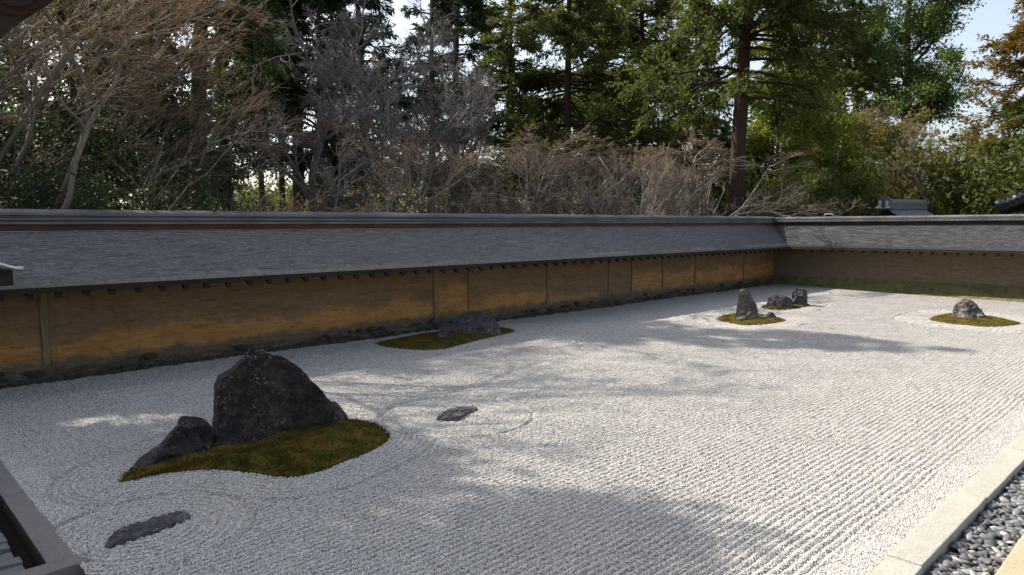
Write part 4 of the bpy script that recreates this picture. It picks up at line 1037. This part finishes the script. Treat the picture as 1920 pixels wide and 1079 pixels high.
# bare maples and cherries close behind the long wall
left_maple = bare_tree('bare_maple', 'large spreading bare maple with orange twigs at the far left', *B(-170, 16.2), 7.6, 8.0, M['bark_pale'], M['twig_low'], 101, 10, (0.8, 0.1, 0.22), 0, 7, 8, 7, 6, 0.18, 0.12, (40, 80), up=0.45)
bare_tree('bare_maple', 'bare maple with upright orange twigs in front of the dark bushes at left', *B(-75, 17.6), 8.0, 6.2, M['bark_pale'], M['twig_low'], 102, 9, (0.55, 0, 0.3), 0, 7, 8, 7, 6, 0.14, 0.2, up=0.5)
bare_tree('bare_cherry', 'grey weeping bare cherry beside the thin trunks left of centre', *B(575, 18.0), 9.0, 3.6, M['bark_grey'], M['twig_grey'], 103, 9, (0, 0, 0), 0.35, 7, 7, 7, 5, 0.15, 0.35)
gt = bare_tree('bare_cherry', 'tall grey bare tree with a mossy trunk left of centre', *B(712, 18.5), 10.5, 4.0, M['bark_grey'], M['twig_grey'], 104, 10, (0, 0, 0.15), 0.10, 7, 7, 7, 5, 0.14, 0.3, (25, 60))
bare_tree('bare_cherry', 'tall grey bare tree with pale upright limbs near the centre', *B(880, 20.0), 11.0, 4.2, M['bark_pale'], M['twig_grey'], 105, 9, (0, 0, 0.25), 0.0, 7, 6, 6, 4, 0.14, 0.35, (20, 50))
lm = bare_tree('bare_maple', 'low wide bare maple directly right of the grey trees', *B(940, 16.2), 6.6, 4.8, M['bark_silver'], M['twig_low'], 106, 8, (0.3, 0, 0.15), 0, 8, 8, 8, 6, 0.12, 0.12, (50, 85), up=0.25, dome=4.6)
bare_tree('bare_maple', 'low wide bare maple in the middle with rusty crown', *B(1050, 16.4), 6.8, 5.0, M['bark_silver'], M['twig_low'], 107, 8, (0.35, 0, 0.15), 0, 8, 8, 8, 6, 0.12, 0.12, (50, 85), up=0.25, dome=4.7)
bare_tree('bare_maple', 'low bare maple with pale sprawling limbs left of the big cedar trunk', *B(1175, 16.0), 6.6, 5.4, M['bark_silver'], M['twig_low'], 108, 9, (0.4, 0, 0.1), 0, 8, 8, 8, 6, 0.13, 0.10, (50, 85), up=0.2, dome=4.5)
copy_tree(lm, 'low bare maple with thin trunk nearest the thick cedar trunk', *B(1320, 16.8), 4.0, 1.05)
copy_tree(lm, 'bare maple behind the middle of the low maple row', *B(1130, 18.0), 0.5, 1.05)
copy_tree(lm, 'dark low bare maple at the left end of the low maples', *B(830, 16.3), 2.2, 0.95)
bare_tree('bare_tree', 'slim bare tree with fine twigs against the sky at right', *B(1752, 13.5), 13.5, 4.2, M['bark_grey'], M['twig_brown'], 109, 9, (0.1, 0, 0.5), 0, 6, 6, 6, 4, 0.16, 0.3, (15, 40), 'bare trees behind the far wall', tmin=0.006)
bare_tree('bare_tree', 'spreading brown bare tree low at the right above the wall', *B(1800, 14.6), 10.0, 4.8, M['bark_pale'], M['twig_brown'], 110, 9, (0, 0, 0.2), 0, 6, 7, 6, 4, 0.14, 0.2, (30, 65), 'bare trees behind the far wall', tmin=0.006)
copy_tree(lm, 'thin brown bare tree above the tiled roof ridge', *B(1640, 18.0), 1.0, 1.5, 'bare trees behind the far wall')

# tall conifers
conifer('cypress_tree', 'dark conifer rising behind the grey weeping cherry', *B(560, 27), 16, 3.6, M['bark_dark'], M['leaf_dark'], 201, 0.30, 95, 10, 30, 0.28)
cf = conifer('cypress_tree', 'dark conifer behind the pale upright limbs near the centre', *B(850, 31), 18, 3.6, M['bark_dark'], M['leaf_dark'], 203, 0.25, 95, 10, 30, 0.28)
oc = conifer('cypress_tree', 'yellowish green conifer with open boughs right of the centre', *B(1060, 27), 20, 6.4, M['bark_red'], M['leaf_conifer'], 204, 0.22, 125, 11, 34, 0.28)
copy_tree(oc, 'green conifer with open boughs above the rusty low maples', *B(1205, 27.5), 2.4, 1.05)
conifer('cedar_tree', 'big cedar with thick bare reddish brown trunk above the wall corner', *B(1378, 16.5), 24, 5.0, M['bark_red'], M['leaf_conifer'], 206, 0.34, 115, 11, 38, 0.29, 0.40)
conifer('cedar_tree', 'dark cedar with hanging boughs right of the thick cedar trunk', *B(1500, 26), 33, 7.0, M['bark_red'], M['leaf_conifer'], 207, 0.24, 115, 11, 36, 0.42, 0.5)
conifer('cedar_tree', 'dark cedar next to the bright green camphor tree', *B(1590, 30), 31, 5.4, M['bark_red'], M['leaf_dark'], 208, 0.16, 110, 10, 30, 0.52, 0.45)
conifer('golden_cypress', 'golden orange conifer at the right border of the sky', *B(1950, 9.0), 21, 4.4, M['bark_red'], M['leaf_orange'], 209, 0.40, 120, 10, 38, 0.30, 0.35, 0.1)
conifer('pine_tree', 'dark green conifer under the golden one at the right border', *B(1925, 9.6), 11.5, 4.2, M['bark_dark'], M['leaf_conifer'], 210, 0.35, 60, 9, 40, 0.24)
copy_tree(cf, 'dark conifer behind the tall mossy bare tree', *B(690, 28), 3.3, 0.9)
copy_tree(oc, 'green conifer in the gap between the two open boughed conifers', *B(1130, 32), 0.9, 1.15)
gc = conifer('cypress_tree', 'dark green conifer filling the gap right of the grey bare trees', *B(960, 31), 20, 3.8, M['bark_red'], M['leaf_conifer'], 211, 0.2, 95, 10, 32, 0.30)
copy_tree(gc, 'green conifer between the open boughed conifers and the big cedar', *B(1300, 29), 2.0, 0.95)
conifer('cypress_tree', 'dark conifer with pointed top left of the weeping cherry', *B(375, 22), 17.6, 2.2, M['bark_dark'], M['leaf_dark'], 212, 0.45, 70, 9, 30, 0.24)
copy_tree(cf, 'dark conifer behind the left maple twigs', *B(290, 34), 1.2, 1.0)
copy_tree(cf, 'dark conifer in the background behind the left maple limbs', *B(60, 36), 2.9, 0.95)
copy_tree(cf, 'dark conifer between the left maple and the weeping cherry', *B(430, 37), 4.0, 1.05)

# broadleaved evergreens
leafy_tree('camphor_tree', 'bright green camphor tree standing out against the sky at right', *B(1668, 20), 24, 6.0, M['bark_dark'], M['leaf_camphor'], 301, 0.35, 24, 7, 7, 34, 0.25, 0.45, ang=(25, 60), clump=0.36)
leafy_tree('evergreen_oak', 'yellow green oak right of the thick cedar trunk', *B(1445, 17.5), 9.8, 2.8, M['bark_dark'], M['leaf_yellow'], 302, 0.25, 18, 6, 5, 40, 0.20, 0.16, clump=0.28)
leafy_tree('evergreen_oak', 'yellow green oak below the dark hanging cedar boughs', *B(1545, 16.8), 8.6, 3.0, M['bark_pale'], M['leaf_yellow'], 303, 0.2, 18, 6, 5, 40, 0.20, 0.15, clump=0.28)
leafy_tree('evergreen_oak', 'dark glossy oak low behind the cedar trunk', *B(1400, 19), 7.0, 2.8, M['bark_dark'], M['leaf_dark'], 304, 0.15, 18, 6, 5, 40, 0.20, 0.15, clump=0.28)
so_ = leafy_tree('evergreen_oak', 'dense evergreen oak just outside the left border, shading the near gravel', -4.1, 18.6, 15.2, 3.2, M['bark_dark'], M['leaf_dark'], 308, 0.3, 34, 7, 6, 34, 0.32, 0.2, clump=0.28)
copy_tree(so_, 'smaller evergreen oak just outside the left border', -1.3, 19.6, 0.7, 0.74)
copy_tree(so_, 'second evergreen oak farther outside the left border', -8.4, 18.2, 1.9, 1.1)
leafy_tree('evergreen_oak', 'dark evergreen tree behind the large left maple', *B(130, 20), 8.2, 3.4, M['bark_dark'], M['leaf_dark'], 305, 0.15, 20, 6, 6, 40, 0.13, 0.16, clump=0.25)
leafy_tree('evergreen_oak', 'olive tree behind the bare trees above the tiled roof', *B(1705, 16.0), 9.5, 3.4, M['bark_pale'], M['leaf_olive'], 306, 0.2, 16, 6, 5, 48, 0.17, 0.14, clump=0.30)
leafy_tree('evergreen_oak', 'olive tree low behind the far wall at right', *B(1840, 13.0), 8.0, 3.8, M['bark_pale'], M['leaf_olive'], 307, 0.15, 18, 6, 5, 56, 0.14, 0.14, clump=0.30)

# shrubs
for k, (px, Y, h, sp, lf, lab) in enumerate((
    (10, 15.2, 3.3, 1.6, 'leaf_dark', 'dark evergreen shrub above the wall at the left border'),
    (110, 15.4, 3.6, 1.7, 'leaf_dark', 'dark evergreen shrub second from the left border above the wall'),
    (215, 15.3, 3.9, 1.8, 'leaf_dark', 'tall dark evergreen shrub under the left maple twigs'),
    (315, 15.6, 3.8, 1.7, 'leaf_dark', 'dark evergreen shrub right of the tallest one under the maple'),
    (395, 16.2, 3.2, 1.3, 'leaf_dark', 'dark evergreen shrub beside the bright sky gap'),
    (480, 19.0, 3.2, 1.4, 'leaf_olive', 'olive shrub at the foot of the thin dark trunks'),
    (640, 19.0, 3.4, 1.7, 'leaf_rust', 'rusty brown shrub right of the thin dark trunks'),
    (770, 18.5, 3.3, 1.6, 'leaf_olive', 'olive shrub at the foot of the tall bare trees'),
    (880, 19.5, 3.6, 1.9, 'leaf_dark', 'dark shrub behind the low maples near the centre'),
    (990, 20.0, 3.6, 1.9, 'leaf_rust', 'rusty brown shrub behind the low maples'),
    (1090, 19.5, 4.0, 2.0, 'leaf_dark', 'dark shrub behind the rusty crowned low maple'),
    (1190, 19.5, 4.2, 2.0, 'leaf_dark', 'dark shrub behind the pale sprawling maple limbs'),
    (1290, 18.5, 4.2, 2.1, 'leaf_dark', 'dark shrub left of the thick cedar trunk'),
    (1440, 16.5, 4.2, 2.2, 'leaf_yellow', 'yellow green shrub above the corner of the walls'),
    (1530, 16.0, 4.2, 2.2, 'leaf_conifer', 'green shrub right of the corner of the walls'),
    (1605, 17.5, 4.4, 2.0, 'leaf_olive', 'brownish olive shrub left of the tiled roof ridge'),
    (1770, 15.5, 5.2, 2.4, 'leaf_olive', 'olive shrub right of the tiled roof ridge'),
    (1835, 13.5, 5.0, 2.6, 'leaf_conifer', 'green shrub left of the dark hall roof'))):
    far = px > 1350
    shrub('evergreen_shrub', lab, *B(px, Y), h * (1.25 if far else 1), sp * (1.2 if far else 1), M[lf], 400 + k, 26, 340 if px > 1350 else 220, 0.14 if far else 0.10)

# slim trunks standing between the cherries
for k, (px, Y, h, r, lab) in enumerate(((492, 25.5, 13, 0.13, 'slim dark trunk leftmost of the thin trunks by the cherry'), (533, 26.5, 13, 0.14, 'slim dark trunk second of the thin trunks by the cherry'),
                                      (604, 27, 13.5, 0.15, 'slim dark trunk right of the weeping cherry'), (806, 27.0, 15, 0.22, 'dark trunk between the grey bare trees and the low maples'))):
    conifer('slim_cedar', lab, *B(px, Y), h, 1.6, M['bark_dark'], M['leaf_dark'], 500 + k, 0.55, 34, 7, 18, 0.30, r, group='slim cedars left of centre')

# the wood that closes the view farther back, read as one mass
def wood():
    rg = np.random.default_rng(900); mb = MB(); n = 1500
    px = rg.uniform(-500, 2400, n); Yd = rg.uniform(34, 60, n)
    ang = np.arctan((px - 960) / FPX); az = YAW - ang; dist = rg.uniform(46, 75, n)
    x, y = dist * np.cos(az), dist * np.sin(az)
    k = (y > 14) | (x > 40); x, y, px = x[k], y[k], px[k]
    hmax = np.where((px > 380) & (px < 700), 4.6, np.where(px < 380, 9.5, np.where(px < 960, 6.5, np.where(px < 1350, 7.5, np.where(px < 1600, 11, 7.5)))))
    z0 = terrain_z(x, y); per = 45
    idx = np.repeat(np.arange(len(x)), per)
    C = np.column_stack([x[idx] + rg.normal(0, 1.3, len(idx)), y[idx] + rg.normal(0, 1.3, len(idx)), z0[idx] + rg.uniform(0, 1, len(idx)) ** 0.8 * hmax[idx] * rg.uniform(0.75, 1.1, len(x))[idx]])
    leaves(mb, C, rg.normal(0, 1, (len(idx), 3)), 0.42, 0.22, rg)
    o = mb.build('distant_wood', M['leaf_conifer']); tag(o, 'distant dark green wood closing the view behind the trees', 'wood', kind='stuff')
wood()
